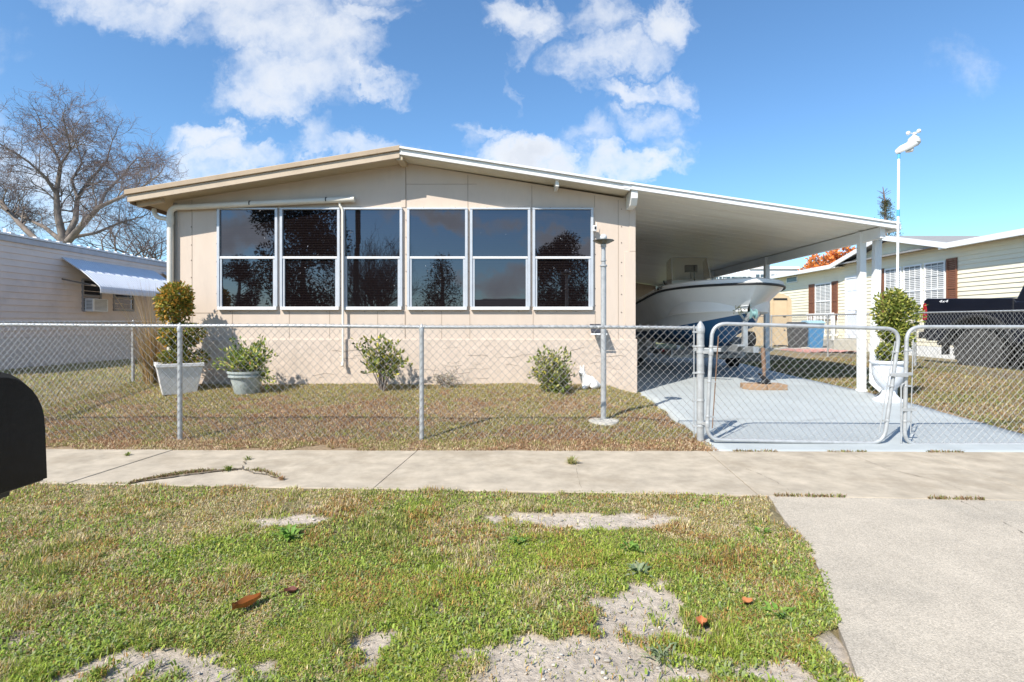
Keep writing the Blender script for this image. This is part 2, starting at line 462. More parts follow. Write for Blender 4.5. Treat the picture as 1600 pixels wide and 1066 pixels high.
crack(jag([(1165,735),(1205,752),(1238,772)]), .007, sw)
crack(jag([(205,757),(290,745),(345,738),(378,735)]), .045, sw)
crack(jag([(378,735),(402,742),(445,752)], 8, .02), .014, sw)
crack(jag([(385,722),(378,735)], 6, .02), .018, sw)
crack(jag([(900,735),(908,765)], 6, .01), .008, sw)
mb = MB()
ap = [(x, y) for x, y in zip(AX, AY)]
poly = [(apron_x(y), y) for y in np.linspace(1.0, 3.95, 24)]
poly += [(x, float(near_edge(x))-.012) for x in np.linspace(1.9, 5.5, 8)] + [(5.6, 1.0)]
poly = poly[::-1]
mb.prism([tuple(map(float, p)) for p in poly], 'z', -.12, .008)
apr = mb.build('driveway', M['apron'], fixn=True)
tag(apr, 'speckled concrete driveway flaring towards the street', 'driveway', kind='structure')
crack(jag([(1497,664),(1530,674),(1565,688)]), .011, None, .02) if False else None
crack(jag([(1500,785),(1540,803),(1610,842)]), .010, apr, .0125)
# slab of the carport
mb = MB()
yy = np.concatenate([np.linspace(5.29, 9, 30), np.linspace(9.2, 22, 40)]); xx = np.linspace(2.0, 5.62, 20)
A, B = np.meshgrid(xx, yy, indexing='ij')
lo = 2.0 + .05*np.sin(B*1.1) + .03*(fbm(B, B*0, .9, 3, 4)-.5); hi = 5.64 + .07*np.sin(B*.9+1)
t = (A-2.0)/3.62; X_ = lo + t*(hi-lo)
Z_ = slabz(B) + .008 + .012*(fbm(X_, B, .8, 3, 31)-.5)
mb.grid(np.stack([X_, B, Z_], -1)); mb.f[4] = [q[:, ::-1] for q in mb.f[4]]
slab = mb.build('parking_slab', M['slab'], smooth=True)
sol = slab.modifiers.new('depth', 'SOLIDIFY'); sol.thickness = .14; sol.offset = -1
pz = lambda x, y: float(slabz(y))+.018
for pth_ in ([(5.1,6.42),(5.3,6.2),(5.52,5.98)], [(2.3,6.6),(2.9,6.75),(3.5,6.62),(4.1,6.8)], [(4.4,9.6),(4.9,9.3),(5.4,9.35)]):
    mb = MB(); v = []; q = []
    for (a, b) in zip(pth_[:-1], pth_[1:]):
        for i in range(8): t_ = i/8; q.append((a[0]+(b[0]-a[0])*t_+rnd.uniform(-.01,.01), a[1]+(b[1]-a[1])*t_+rnd.uniform(-.012,.012)))
    for (x, y) in q:
        w_ = rnd.uniform(.002,.005); v += [(x, y-w_, pz(x,y)), (x, y+w_, pz(x,y))]
    mb.add(v, [(2*i, 2*i+2, 2*i+3, 2*i+1) for i in range(len(q)-1)]); mb.build('crack', M['screw'], slab)
tag(slab, 'pale blue painted concrete slab under the carport', 'slab', kind='structure')
# street
mb = MB(); mb.box((-300,-7,-.2), (300,1.0,-.035)); st = mb.build('street', M['asphalt']); tag(st, 'asphalt street in front of the verge', 'street', kind='structure')

# ------------------------------------------------------------------ grass
def blades(name, X, Y, L, W, col, lean, label, zfun=terrain, dz=0):
    n = len(X); Z = zfun(X, Y) + dz
    az = rng.random(n)*2*np.pi; ln = np.clip(lean + .35*rng.standard_normal(n), .05, 1.45)
    dx = np.cos(az); dy = np.sin(az)
    wx = -dy; wy = dx
    h1 = L*.55*np.cos(ln*.6); o1 = L*.55*np.sin(ln*.6)
    h2 = h1 + L*.5*np.cos(np.minimum(ln*1.35, 1.75)); o2 = o1 + L*.5*np.sin(np.minimum(ln*1.35, 1.75))
    h2 = np.maximum(h2, .004)
    V = np.zeros((n, 5, 3))
    V[:,0] = np.stack([X-wx*W/2, Y-wy*W/2, Z-.005], 1); V[:,1] = np.stack([X+wx*W/2, Y+wy*W/2, Z-.005], 1)
    V[:,2] = np.stack([X+dx*o1+wx*W*.42, Y+dy*o1+wy*W*.42, Z+h1], 1); V[:,3] = np.stack([X+dx*o1-wx*W*.42, Y+dy*o1-wy*W*.42, Z+h1], 1)
    V[:,4] = np.stack([X+dx*o2, Y+dy*o2, Z+h2], 1)
    b = (np.arange(n)*5)[:, None]
    mb = MB(); mb.add(V.reshape(-1,3), b + np.array([[0,1,2,3]]), np.repeat(col, 5, 0))
    mb.f.setdefault(3, []).append(b + np.array([[3,2,4]]))
    o = mb.build(name, M['grass'])
    return tag(o, label, 'grass', kind='stuff')
def stk(l):
    return np.stack(np.broadcast_arrays(*[np.asarray(x, float) for x in l]), 1)
def pal(w, cols):
    # w: (n,k) weights -> random pick
    w = np.clip(w, 1e-4, None); w = w/w.sum(1, keepdims=True); c = np.cumsum(w, 1); r = rng.random((len(w),1))
    k = (r > c).sum(1).clip(0, len(cols)-1); base = np.array(cols)[k]
    return base*(.75+.5*rng.random((len(w),1)))
GREEN = [(.17,.245,.045),(.27,.31,.07),(.37,.34,.12),(.53,.44,.27),(.43,.25,.10),(.30,.17,.10)]
def verge_field(n):
    Y = 1.05/(.24 + rng.random(n)*(1/1.7*1.05-.24)); Y = np.clip(Y, 1.7, 4.4)
    half = (Y*.98+.25); X = -half + rng.random(n)*(half + np.minimum(half, 2.0))
    ok = (Y < near_edge(X) + .35*(fbm(X, Y*.3, 4, 5, 1)-.47) + np.where(X < -2.9, .14*fbm(X, Y, 3, 3, 6), 0)) & (X < apron_x(Y) + .40*(fbm(X*.3, Y, 4.5, 5, 7)-.49))
    s = sandbare(X, Y); thin = sstep(.30, .52, fbm(X, Y, 2.3, 4, 33))
    ok &= rng.random(n) > np.maximum(s*.985, .6*(1-thin))
    return X[ok], Y[ok]
def verge():
    X, Y = verge_field(600000); n = len(X)
    g = fbm(X, Y, 1.5, 4, 40); b = fbm(X, Y, 2.2, 4, 50); f = fbm(X, Y, 7, 3, 60); h = fbm(X, Y, 3.4, 3, 77)
    lime = sstep(.47, .60, g + .16*sstep(3.5, 2.4, Y)*sstep(-3, -.5, X) - .06 + .2*(f-.5))
    dry = sstep(.44, .60, b + .17*sstep(3.1, 3.8, Y) + .12*sstep(-.8,-3, X) - .10*sstep(.2, 1.4, X)*sstep(3.6,3.0,Y) + .25*(f-.5))
    oran = sstep(.53, .66, h + .3*(f-.5))
    lime = lime*(1-.8*dry)
    w = stk([.30+.5*(1-dry), .05+2.6*lime, .55+.5*lime, .16+1.5*dry, .10+.35*dry+1.3*oran, .06+.45*dry*oran+.25*oran])
    c = pal(w, [(.185,.245,.05),(.335,.42,.055),(.42,.41,.11),(.58,.48,.29),(.48,.28,.09),(.31,.18,.11)])*(.7+.6*rng.random((n,1)))
    near = sstep(3.4, 2.0, Y)
    tuftn = np.maximum(sstep(.56, .74, fbm(X, Y, 4.2, 3, 70)), .4*oran)
    L = (.015 + .019*rng.random(n))*(.8+.85*tuftn)*(1-.45*sandcol(X, Y)); W = .0024 + .0036*rng.random(n)**2 + .0012*(1-near)
    blades('verge_grass', X, Y, L, W, c, 1.2-.45*tuftn, 'patchy green and tan grass between the sidewalk and the street')
    # low broad-leaved creeping plants between the blades
    X, Y = verge_field(75000); m = fbm(X, Y, 1.8, 4, 140) + .12*sstep(3.6,2.6,Y)
    ok = rng.random(len(X)) < sstep(.46, .62, m); X, Y = X[ok], Y[ok]; n = len(X)
    f = fbm(X, Y, 5, 3, 150)
    c = pal(stk([.6, .8, .5*sstep(.45,.6,f), .35]), [(.20,.28,.05),(.31,.40,.07),(.44,.44,.12),(.28,.33,.15)])
    blades('verge_groundcover', X, Y, .015+.018*rng.random(n), .005+.006*rng.random(n), c, 1.05, 'low creeping green groundcover among the verge grass', dz=.006)
verge()
def yard():
    n = 330000
    X = -7.2 + rng.random(n)*9.35; Y = 5.22 + rng.random(n)**1.15*3.4
    ed = far_edge(X) - .03 + .95*(fbm(X, Y*.3, 3.0, 5, 12)-.49)
    ok = (Y > ed) & ~((X > -5.32) & (X < 1.95) & (Y > 8.55)) & (X < 2.04 + .35*(fbm(X*.3, Y, 3, 4, 13)-.5) + .12*sstep(5.9,5.4,Y))
    X, Y = X[ok], Y[ok]; n = len(X)
    b = fbm(X, Y, 1.4, 4, 80); f = fbm(X, Y, 5, 3, 90)
    gr = sstep(.42, .60, f*.75 + b*.5 + .24*sstep(7.0, 8.3, Y) - .125 + .06*sstep(-4,-6,X))
    edge = sstep(5.75, 5.3, Y)
    red = sstep(.46, .62, fbm(X, Y, 1.3, 4, 95) + .13*sstep(6.9, 5.9, Y) + .2*(f-.5))
    w = stk([.35*gr*(1-edge), .03+1.0*gr*(1-.6*edge), .25+.6*gr, .8+.5*edge, (.5+1.2*red)*(1-.9*gr)+.05, .3+.5*red*(1-gr)+.1*edge])
    cols = [(.22,.26,.06),(.37,.37,.10),(.50,.42,.19),(.64,.50,.33),(.47,.28,.15),(.28,.16,.09)]
    c = pal(w, cols)*(.65+.6*rng.random((n,1)))
    L = .018 + .026*rng.random(n); W = .004 + .005*rng.random(n)
    blades('yard_grass', X, Y, L, W, c, 1.0, 'dry brown and tan lawn inside the fence')
yard()
def sides():
    n = 170000
    X = 5.6 + rng.random(n)*6.0; Y = 5.3 + rng.random(n)**1.2*8.5
    ok = (X < Y*1.25) & (X > 5.63 + .1*np.sin(Y*.9+1)+.05*(fbm(X, Y, 5, 2, 1)-.5))
    X, Y = X[ok], Y[ok]; n = len(X)
    f = fbm(X, Y, 1.6, 4, 15); g2 = fbm(X, Y, 3.5, 3, 16)
    gr = sstep(.42, .6, f)
    w = stk([.35*gr, .25+.9*gr, .5, .6, .3+.4*sstep(.5,.65,g2), .12])
    c = pal(w, [(.18,.24,.055),(.29,.32,.085),(.41,.36,.15),(.50,.40,.25),(.40,.235,.12),(.24,.14,.085)])*(.65+.55*rng.random((n,1)))
    blades('side_lawn_grass', X, Y, .028+.03*rng.random(n), .006+.006*rng.random(n), c, .9, 'patchy lawn beyond the carport slab')
    n = 80000
    X = -12 + rng.random(n)*6.2; Y = 6 + rng.random(n)**1.1*10.5
    ok = (X > -Y*1.02) & (X > -10.35) & ~((X > -5.35) & (Y > 8.5))
    X, Y = X[ok], Y[ok]; n = len(X)
    f = fbm(X, Y, 1.3, 4, 25)
    gr = sstep(.40, .58, f)
    w = stk([.3*gr, .2+.8*gr, .6, .6, .15, .1])
    c = pal(w, [(.19,.25,.06),(.31,.33,.10),(.44,.39,.17),(.56,.46,.27),(.46,.29,.15),(.28,.17,.10)])
    blades('far_lawn_grass', X, Y, .03+.035*rng.random(n), .008+.008*rng.random(n), c, .9, 'mixed lawn between the fence and the lavender home')
sides()
def pebbles():
    mb = MB(); n = 0
    while n < 420:
        X = rnd.uniform(-2.6, 1.4); Y = rnd.uniform(1.75, 3.5)
        if float(sandcol(np.array([X]), np.array([Y]))[0]) < .6 or X > float(apron_x(Y))-.03: continue
        r = rnd.choice([.002,.003,.003,.004,.005,.007,.011]) * rnd.uniform(.7,1.2)
        k = rnd.uniform(.28,.62); z = float(terrain(X, Y)) - .006
        mb.ball((X, Y, z), (r*rnd.uniform(.7,1.5), r*rnd.uniform(.6,1.2), r*rnd.uniform(.3,.6)), 5, 4, (k, k*.92, k*.8)); n += 1
    o = mb.build('pebbles', M['leafdry'], smooth=True)
    tag(o, 'small pale stones scattered on the bare sand', 'pebbles', kind='stuff')
pebbles()

# ------------------------------------------------------------------ foliage helpers
def leaves(mb, C, N, L, W, cols, up=.3):
    """leaf diamonds at centres C pointing along N (n,3)"""
    n = len(C); N = N + up*np.array([0,0,1]) + .8*rng.standard_normal((n,3))
    N /= np.linalg.norm(N, axis=1, keepdims=True)
    R = rng.standard_normal((n,3)); Sd = np.cross(N, R); Sd /= np.linalg.norm(Sd, axis=1, keepdims=True)
    U = np.cross(Sd, N)
    L = np.broadcast_to(L, (n,))[:, None]*(.7+.6*rng.random((n,1))); W = np.broadcast_to(W, (n,))[:, None]*(.7+.6*rng.random((n,1)))
    V = np.stack([C, C+N*L*.45+Sd*W*.5+U*W*.12, C+N*L, C+N*L*.45-Sd*W*.5+U*W*.12], 1)
    b = (np.arange(n)*4)[:, None]
    mb.add(V.reshape(-1,3), b+np.array([[0,1,2,3]]), np.repeat(cols*1.65, 4, 0))
def pickcol(n, cols, w=None, var=.35):
    k = rng.choice(len(cols), n, p=None if w is None else np.array(w)/sum(w))
    return np.array(cols)[k]*(1-var/2+var*rng.random((n,1)))
def clump(mb, c, r, n, L, W, cols, w=None, shell=.55, up=.3, lumps=5):
    """leaf-filled lumpy ball"""
    d = rng.standard_normal((n,3)); d /= np.linalg.norm(d, axis=1, keepdims=True)
    rad = shell + (1-shell)*rng.random((n,1))**.6
    lump = 1 + .10*rng.standard_normal((n,1))*(rng.random((n,1)) < .25)
    for i in range(lumps):
        a = rng.standard_normal(3); a /= np.linalg.norm(a)
        lump += .16*np.clip((d@a)[:, None], 0, 1)**3*rng.choice([1.7,-1.3])
    C = np.array(c) + d*rad*lump*np.array(r)
    leaves(mb, C, d, L, W, pickcol(n, cols, w), up)

OLIVE = [(.10,.115,.022),(.145,.15,.03),(.21,.18,.045),(.06,.075,.016),(.27,.17,.045)]

# ------------------------------------------------------------------ main home
YF = 8.6
home = thing('mobile_home', (-1.7, YF, .25), 'low beige mobile home with six dark windows and a shallow gable roof', 'home')
EZ, RZ, XL, XR, XM = 3.215, 3.80, -5.34, 1.94, -1.70
mb = MB(); mb.prism([(XL,.3),(XR,.3),(XR,EZ),(XM,RZ),(XL,EZ)], 'y', YF, 22.0)
wall = mb.build('wall', M['beige'], home)
mb = MB(); mb.box((XL-.01, YF-.03, 0), (XR+.035, 21.9, 1.018))
# rough horizontal block courses in the skirt front
skirt = mb.build('skirt', M['skirt'], home, bevel=.008)
SKC = mat('skirt_crack', (.28,.225,.175), .9)
for k in range(40):   # hairline cracks following the hidden block courses
    x = rnd.uniform(XL+.2, XR-.3); z = rnd.choice([.42,.55,.62,.74,.86]) + rnd.uniform(-.02,.02)
    p = [(x, YF-.0325, z)]
    for i in range(rnd.randint(2,6)):
        x += rnd.uniform(.03,.10); z += rnd.uniform(-.02,.02)
        if x < XR: p.append((x, YF-.0325, z))
    if len(p) > 1: mb = MB(); mb.tube(p, rnd.uniform(.0012,.003), 4); mb.build('crack', SKC, skirt)
# panel seams and screws
def seam(x, z0, z1, w=.012, d=.004, m='seam'):
    mb = MB(); mb.box((x-w/2, YF-d, z0), (x+w/2, YF+.01, z1)); mb.build('panel_seam', M[m], wall)
def gz(x): return EZ + (RZ-EZ)*(1-abs(x-XM)/(XR-XM))
px2x = lambda px, Y=YF: (px-CX)/F*Y
py2z = lambda py, Y=YF: CH+(CY-py)/F*Y
seam(px2x(630), 3.1, gz(px2x(630))-.03, .07, .010, 'beige')
seam(px2x(634), 3.1, gz(px2x(634))-.03, .008, .0115)
for p in (731, 831, 929): seam(px2x(p), 3.1, gz(px2x(p))-.03, .010)
for p in (363, 452, 515, 590, 690, 734, 833): seam(px2x(p), 1.02, 1.46, .007, .003)
for p in (300, 966): seam(px2x(p), 1.02, gz(px2x(p))-.04, .008, .003)
seam(px2x(340), 1.46, 3.1, .006, .003); seam(px2x(633), 1.02, 1.46, .012, .005); seam(px2x(930), 1.02, 1.46, .007, .003)
mb = MB(); mb.box((XL, YF-.004, py2z(489)-.004), (px2x(340), YF+.01, py2z(489)+.004)); mb.build('panel_seam', M['seam'], wall)
mb = MB(); mb.box((px2x(632), YF-.004, py2z(288)-.003), (px2x(745), YF+.01, py2z(288)+.003)); mb.build('panel_seam', M['seam'], wall)
mb = MB()
for px in (299, 338.5, 971):
    for i in range(7):
        z = 1.45+i*.27
        if z < gz(px2x(px))-.1: mb.ball((px2x(px), YF-.004, z+rnd.uniform(-.03,.03)), .0085, 6, 4)
for px in (437, 534, 633, 733, 830, 928.5):
    for i in range(6): mb.ball((px2x(px)+rnd.choice((-.014,.014)), YF-.006, 1.55+i*.27), .007, 6, 4)
for i in range(60): mb.ball((px2x(345+i*9.9), YF-.004, 3.1), .005, 6, 4) if i % 5 == 2 else None
for i in range(20): mb.ball((px2x(360+i*30), YF-.004, 1.452), .006, 6, 4)
mb.build('screw_row', M['screw'], wall)
# corner trim, right
mb = MB(); mb.box((XR-.16, YF-.012, 1.018), (XR+.012, YF+.05, 2.40)); mb.box((XR-.085, YF-.010, 2.405), (XR+.012, YF+.05, 3.17)); mb.build('corner_trim', M['beige'], home, bevel=.003)
mb = MB(); mb.box((XL-.012, YF-.014, 1.018), (XL+.05, YF+.05, 3.17)); mb.build('corner_trim', mat('bare_corner_metal', (.36,.33,.29), .5, metal=.3), home, bevel=.003)
# windows
for i, (a, b) in enumerate([(340.8,435),(438.7,532),(535.9,629.3),(636.6,731),(734.6,828.6),(832,926.6)]):
    x0, x1 = px2x(a), px2x(b); z0, z1 = 1.477, 3.085; zm = 2.302
    mb = MB(); y0 = YF-.045
    mb.box((x0, y0, z0+.052), (x0+.040, YF+.01, z1-.026)); mb.box((x1-.040, y0, z0+.052), (x1, YF+.01, z1-.026))
    mb.box((x0, y0-.004, z1-.026), (x1, YF+.01, z1))
    fr = mb.build('window', M['alu'], home, bevel=.003)
    mb = MB(); mb.box((x0+.012, y0-.012, z0), (x1-.012, YF+.01, z0+.050)); mb.build('sill', M['aluw'], fr, bevel=.004)
    mb = MB(); mb.box((x0+.042, y0+.006, zm-.018), (x1-.042, YF+.008, zm+.018)); mb.build('meeting_rail', M['aluw'], fr, bevel=.003)
    for xa in (x0+.042, x1-.073):
        mb = MB(); mb.box((xa, y0+.014, z0+.053), (xa+.031, YF+.006, zm-.019)); mb.build('sash_stile', M['alu'], fr, bevel=.002)
    tw = rnd.uniform(-.002,.002)
    for nm, (xa, xb, za, zb) in (('upper_pane', (x0+.041, x1-.041, zm+.019, z1-.027)), ('lower_pane', (x0+.074, x1-.074, z0+.054, zm-.020))):
        mb = MB(); yy0 = YF-.012
        mb.add([(xa,yy0+tw,za),(xb,yy0-tw,za),(xb,yy0-tw+rnd.uniform(-.001,.001),zb),(xa,yy0+tw,zb),(xa,YF-.001,za),(xb,YF-.001,za),(xb,YF-.001,zb),(xa,YF-.001,zb)],
               [(0,1,2,3),(7,6,5,4),(0,4,5,1),(1,5,6,2),(2,6,7,3),(3,7,4,0)])
        mb.build(nm, M['glass'], fr)
    # flecks of paint on the glass
    mb = MB()
    for k in range(rnd.randint(2,6)):
        x = rnd.uniform(x0+.12, x1-.12); z = rnd.uniform(1.7, 2.8); r = rnd.uniform(.002,.005)
        mb.ball((x, YF-.0135, z), (r, .001, r), 6, 4)
    mb.build('paint_fleck', M['chrome'], fr)
# roof, left half
YO = 8.2
def slopebar(x0, z0, x1, z1, th): return [(x0,z0),(x1,z1),(x1,z1-th),(x0,z0-th)]
mb = MB(); mb.prism(slopebar(-5.83,3.272,XM+.01,3.945,.075), 'y', YO-.03, 22.4)
roof = mb.build('roof', M['tan'], home, fixn=True, bevel=.006)
mb = MB(); mb.prism(slopebar(-5.80,3.200,XM+.005,3.868,.105), 'y', YO, YO+.05); mb.build('fascia', M['tan2'], roof, fixn=True, bevel=.004)
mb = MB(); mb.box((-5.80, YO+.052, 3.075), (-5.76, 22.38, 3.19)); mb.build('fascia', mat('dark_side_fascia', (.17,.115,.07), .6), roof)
mb = MB(); mb.prism(slopebar(-5.758,3.150,XM,3.806,.022), 'y', YO+.052, 22.35); mb.build('soffit', M['soffit'], roof, fixn=True)
mb = MB(); mb.beam((-5.75, YO+.16, 3.085), (-5.36, YO+.16, 3.155), .06, .07); mb.build('lookout_board', M['tan2'], roof)
# roof, right half
ZR = lambda x: 3.925 - .1565*(x-XM)
mb = MB(); mb.prism(slopebar(XM+.012,3.928,1.78,ZR(1.78)+.003,.03), 'y', YO-.04, 22.4); rr = mb.build('roof', mat('white_roof_edge', (.74,.74,.73), .4, dark=(.3,.3,.3), dscale=3, damt=.4), home, fixn=True)
mb = MB(); mb.prism(slopebar(XM+.007,3.897,1.78,ZR(1.78)-.028,.085), 'y', YO-.005, YO+.04); mb.build('fascia', M['white'], rr, fixn=True, bevel=.004)
mb = MB(); mb.prism(slopebar(XM+.007,3.825,1.78,ZR(1.78)-.075,.022), 'y', YO+.042, 22.3); mb.build('soffit', M['cream'], rr, fixn=True)
mb = MB(); mb.beam((XM, YO+.02, 3.78), (XM, YF, 3.78), .10, .10); mb.build('beam_end', M['soffit'], rr, bevel=.01)
mb = MB(); x = px2x(871, 8.25); mb.beam((x, YO+.06, ZR(x)-.14), (x, YF, ZR(x)-.14), .055, .13); mb.build('beam_end', M['white'], rr, bevel=.006)
mb = MB(); x = px2x(992, 8.2); mb.prism([(YO+.02,3.30),(YO+.02,3.16),(YO+.10,3.06),(YF,3.05),(YF,3.30)], 'x', x-.05, x+.05); mb.build('beam_end', M['white'], rr, bevel=.006)
# pipes
def bend(p0, c, p1, n=6):
    return [tuple(Vector(p0)*(1-t)**2 + Vector(c)*2*t*(1-t) + Vector(p1)*t*t) for t in [i/n for i in range(n+1)]]
yp = YF-.07
zA = py2z(324, yp); xA = px2x(266, yp)
mb = MB(); path = [(px2x(552,yp), yp, py2z(311.5,yp)), (px2x(285,yp), yp, zA)] + bend((px2x(280,yp), yp, zA), (xA, yp, zA), (xA, yp, zA-.12)) + [(xA, yp, .45)]
mb.tube(path, .046, 12); gp_ = mb.build('gutter_pipe', M['pvc'], home, smooth=40)
mb = MB()
for px, py in ((391,318.5),(510,313)):
    p = (px2x(px,yp), yp, py2z(py,yp)); mb.tube([(p[0]-.008,p[1],p[2]-.0004),(p[0]+.008,p[1],p[2]+.0004)], .049, 12)
mb.build('pipe_strap', M['dark'], gp_)
mb = MB(); mb.tube([(xA,yp,zA-.14),(xA,yp,zA-.26)], .053, 12); mb.build('pipe_coupling', M['pvc'], gp_, smooth=40)
mb = MB(); mb.tube([(px2x(549,yp), yp, py2z(311.5,yp)),(px2x(554,yp), yp, py2z(311.3,yp))], .052, 12); mb.build('pipe_cap', M['pvc'], gp_, smooth=40)
mb = MB(); mb.tube([(xA-.02, yp+.02, zA-.19)] + bend((xA-.12, yp+.02, zA-.17), (xA-.27, yp+.02, zA-.16), (xA-.28, yp+.04, zA-.02)), .034, 10); mb.build('gutter_outlet', M['pvc'], gp_, smooth=40)
mb = MB(); xd = px2x(535.5, yp)
mb.tube([(px2x(530,yp), yp+.01, py2z(316,yp))] + bend((px2x(531,yp), yp+.01, py2z(322,yp)), (xd, yp+.02, py2z(326,yp)), (xd, yp-.005, py2z(338,yp))) + [(xd+.01, yp-.015, .66), (xd+.012, yp-.04, .64)], .019, 10)
mb.tube([(xd+.012, yp-.03, .66),(xd+.012, yp-.055, .60)], .027, 10); mb.tube([(xd-.04, yp-.01, .74),(xd+.02, yp-.01, .74)], .008, 6)
mb.build('drain_pipe', M['pvc'], home, smooth=40)

# ------------------------------------------------------------------ carport
car = thing('carport', (5.64, 8.75, .16), 'white flat carport roof on square posts sheltering the boat', 'carport')
CZ = lambda x: 3.392 - .1487*(x-1.70)
mb = MB(); mb.prism([(1.70,CZ(1.70)),(5.80,CZ(5.80)),(5.80,CZ(5.80)-.05),(1.70,CZ(1.70)-.05)], 'y', YO+.04, 22.4)
cr = mb.build('roof', M['ceiling'], car, fixn=True)
mb = MB()
for i in range(46):
    y = YO+.25+i*.3048
    mb.prism([(1.96,CZ(1.96)-.0495),(5.6,CZ(5.6)-.0495),(5.6,CZ(5.6)-.053),(1.96,CZ(1.96)-.053)], 'y', y, y+.010)
mb.build('panel_rib', M['ceiling'], cr, fixn=True)
mb = MB(); mb.prism([(1.66,CZ(1.66)+.008),(5.83,CZ(5.83)+.008),(5.83,CZ(5.83)-.022),(1.66,CZ(1.66)-.022)], 'y', YO-.035, YO+.036)
mb.prism([(1.68,CZ(1.68)-.024),(5.82,CZ(5.82)-.024),(5.82,CZ(5.82)-.092),(1.68,CZ(1.68)-.092)], 'y', YO-.012, YO+.034)
mb.build('fascia', M['white2'], cr, fixn=True, bevel=.004)
mb = MB(); mb.box((5.805, YO+.04, CZ(5.82)-.10), (5.90, 22.4, CZ(5.82)-.012)); mb.build('gutter', M['white2'], cr, bevel=.01)
xb = 5.66
mb = MB(); mb.box((xb-.04, YO+.10, CZ(xb)-.235), (xb+.04, 22.3, CZ(xb)-.062)); mb.build('beam', M['white2'], car, bevel=.004)
for i, y in enumerate((8.78, 12.05, 15.2, 18.5, 21.8)):
    z = float(slabz(y)); mb = MB(); w = .05
    mb.box((xb-.02-w, y-w, z-.02), (xb-.02+w, y+w, CZ(xb)-.062))
    p = mb.build('post', M['white2'], car, bevel=.006)
    mb = MB(); mb.box((xb-.02-w-.012, y-w-.012, z-.01), (xb-.02+w+.012, y+w+.012, z+.04)); mb.build('base_bracket', M['white2'], p, bevel=.004)
    if i == 0:
        mb = MB()
        for k in range(24): mb.ball((xb-.02+w+.001, y-w+.02, .35+k*.085), (.004,.006,.012), 6, 4)
        mb.build('slot_row', M['screw'], p)
mb = MB(); mb.box((1.97, 21.0, .25), (5.55, 21.1, 2.72)); mb.prism([(1.97,2.721),(5.55,2.721),(5.55,CZ(5.55)-.08),(1.97,CZ(1.97)-.08)], 'y', 21.0, 21.1); mb.build('sky_block_wall', M['tan2'], car, fixn=True)  # added wall that hides open sky and skylight past the carport's far end
yd = 8.72
mb = MB(); a = Vector((5.855, yd, CZ(5.86)-.10)); b_ = Vector((5.80, yd, .30))
mb.beam(a, b_, .105, .085, up=(0,-1,0))
for k in (-1, 0, 1): mb.beam(a + Vector((k*.032, -.045, 0)), b_ + Vector((k*.032, -.045, 0)), .012, .008, up=(0,-1,0))
mb.beam(b_ + Vector((0,0,.03)), Vector((5.86, yd-.17, .185)), .10, .085, up=(0,0,1))
ds = mb.build('downspout', M['white2'], car, bevel=.008)
mb = MB(); mb.beam(Vector((5.855, yd-.162, .187)), Vector((5.868, yd-.19, .18)), .085, .07); mb.build('outlet_hole', M['dark'], ds)

# ------------------------------------------------------------------ chain link
def wiremesh(P0, P1, P2, P3, nc, nr, r=.0019, name='wire_mesh', parent=None, spike=.0):
    """woven zigzag wires over the quad P0 (bottom left) P1 P2 P3"""
    P0, P1, P2, P3 = map(lambda p: np.array(p, float), (P0, P1, P2, P3))
    dirx = (P1-P0)/np.linalg.norm(P1-P0); nrm = np.cross(dirx, [0,0,1]); nrm /= np.linalg.norm(nrm)
    k = np.arange(nr+1); mb = MB()
    for i in range(nc):
        par = (k + i) % 2
        u = (i + par)/nc; u = np.clip(u + rng.normal(0, .06/nc, len(u)), 0, 1); v = k/nr
        pt = (P0*(1-u[:,None]) + P1*u[:,None])*(1-v[:,None]) + (P3*(1-u[:,None]) + P2*u[:,None])*v[:,None]
        pt = pt + nrm*((par-.5)*2*.003)[:,None]
        offs = [nrm*r*1.15, dirx*r*1.2 - nrm*r*.6, -dirx*r*1.2 - nrm*r*.6]
        V = np.stack([pt + o for o in offs], 1).reshape(-1, 3)
        f = []
        for j in range(nr):
            for q in range(3):
                q2 = (q+1) % 3; f.append((j*3+q, j*3+q2, (j+1)*3+q2, (j+1)*3+q))
        mb.add(V, np.array(f))
    return mb.build(name, M['wire'], parent)
def post(parent, x, y, z0, z1, r, name='post', cap='dome'):
    mb = MB(); mb.tube([(x,y,z0),(x,y,z1)], r, 14); p = mb.build(name, M['galv'], parent, smooth=40)
    mb = MB()
    if cap == 'acorn': mb.lathe([(r*1.18,-.06),(r*1.22,-.03),(r*1.05,-.005),(r*.9,.01),(r*.5,.035),(.008,.05),(.0,.055)], (x,y,z1), 14)
    else: mb.lathe([(r*1.15,-.05),(r*1.2,-.02),(r*.9,.01),(r*.35,.03),(0,.04)], (x,y,z1), 12)
    mb.build('post_cap', M['galv'], p, smooth=50)
    return p
FY = 5.75
fence = thing('chain_link_fence', (-2, FY, 0), 'waist high chain link fence along the sidewalk in front of the beige home', 'fence', None)
tz = lambda x: 1.242 - .0045*(x+5)*.9
for x in (-6.06, -3.51, -.955):
    p = post(fence, x, FY, -.1, tz(x)-.005, .024)
pe = post(fence, 1.985, FY-.02, -.1, tz(1.99)+.02, .038, cap='acorn')
mb = MB(); mb.tube([(x, FY, tz(x)+.004*math.sin(x*2)) for x in np.linspace(-6.06, 1.96, 20)], .0175, 12); mb.build('top_rail', M['galv'], fence, smooth=50)
ncol = int((1.93+6.06)/.0405)
wiremesh((-6.06,FY-.026,.035),(1.92,FY-.026,.045),(1.92,FY-.026,tz(1.9)+.032),(-6.06,FY-.026,tz(-6)+.032), ncol, 29, .0019, parent=fence)
mb = MB(); mb.tube([(1.915,FY-.026,.06),(1.915,FY-.026,tz(1.9)+.03)], .006, 6); mb.build('tension_bar', M['galv'], fence)
mb = MB()
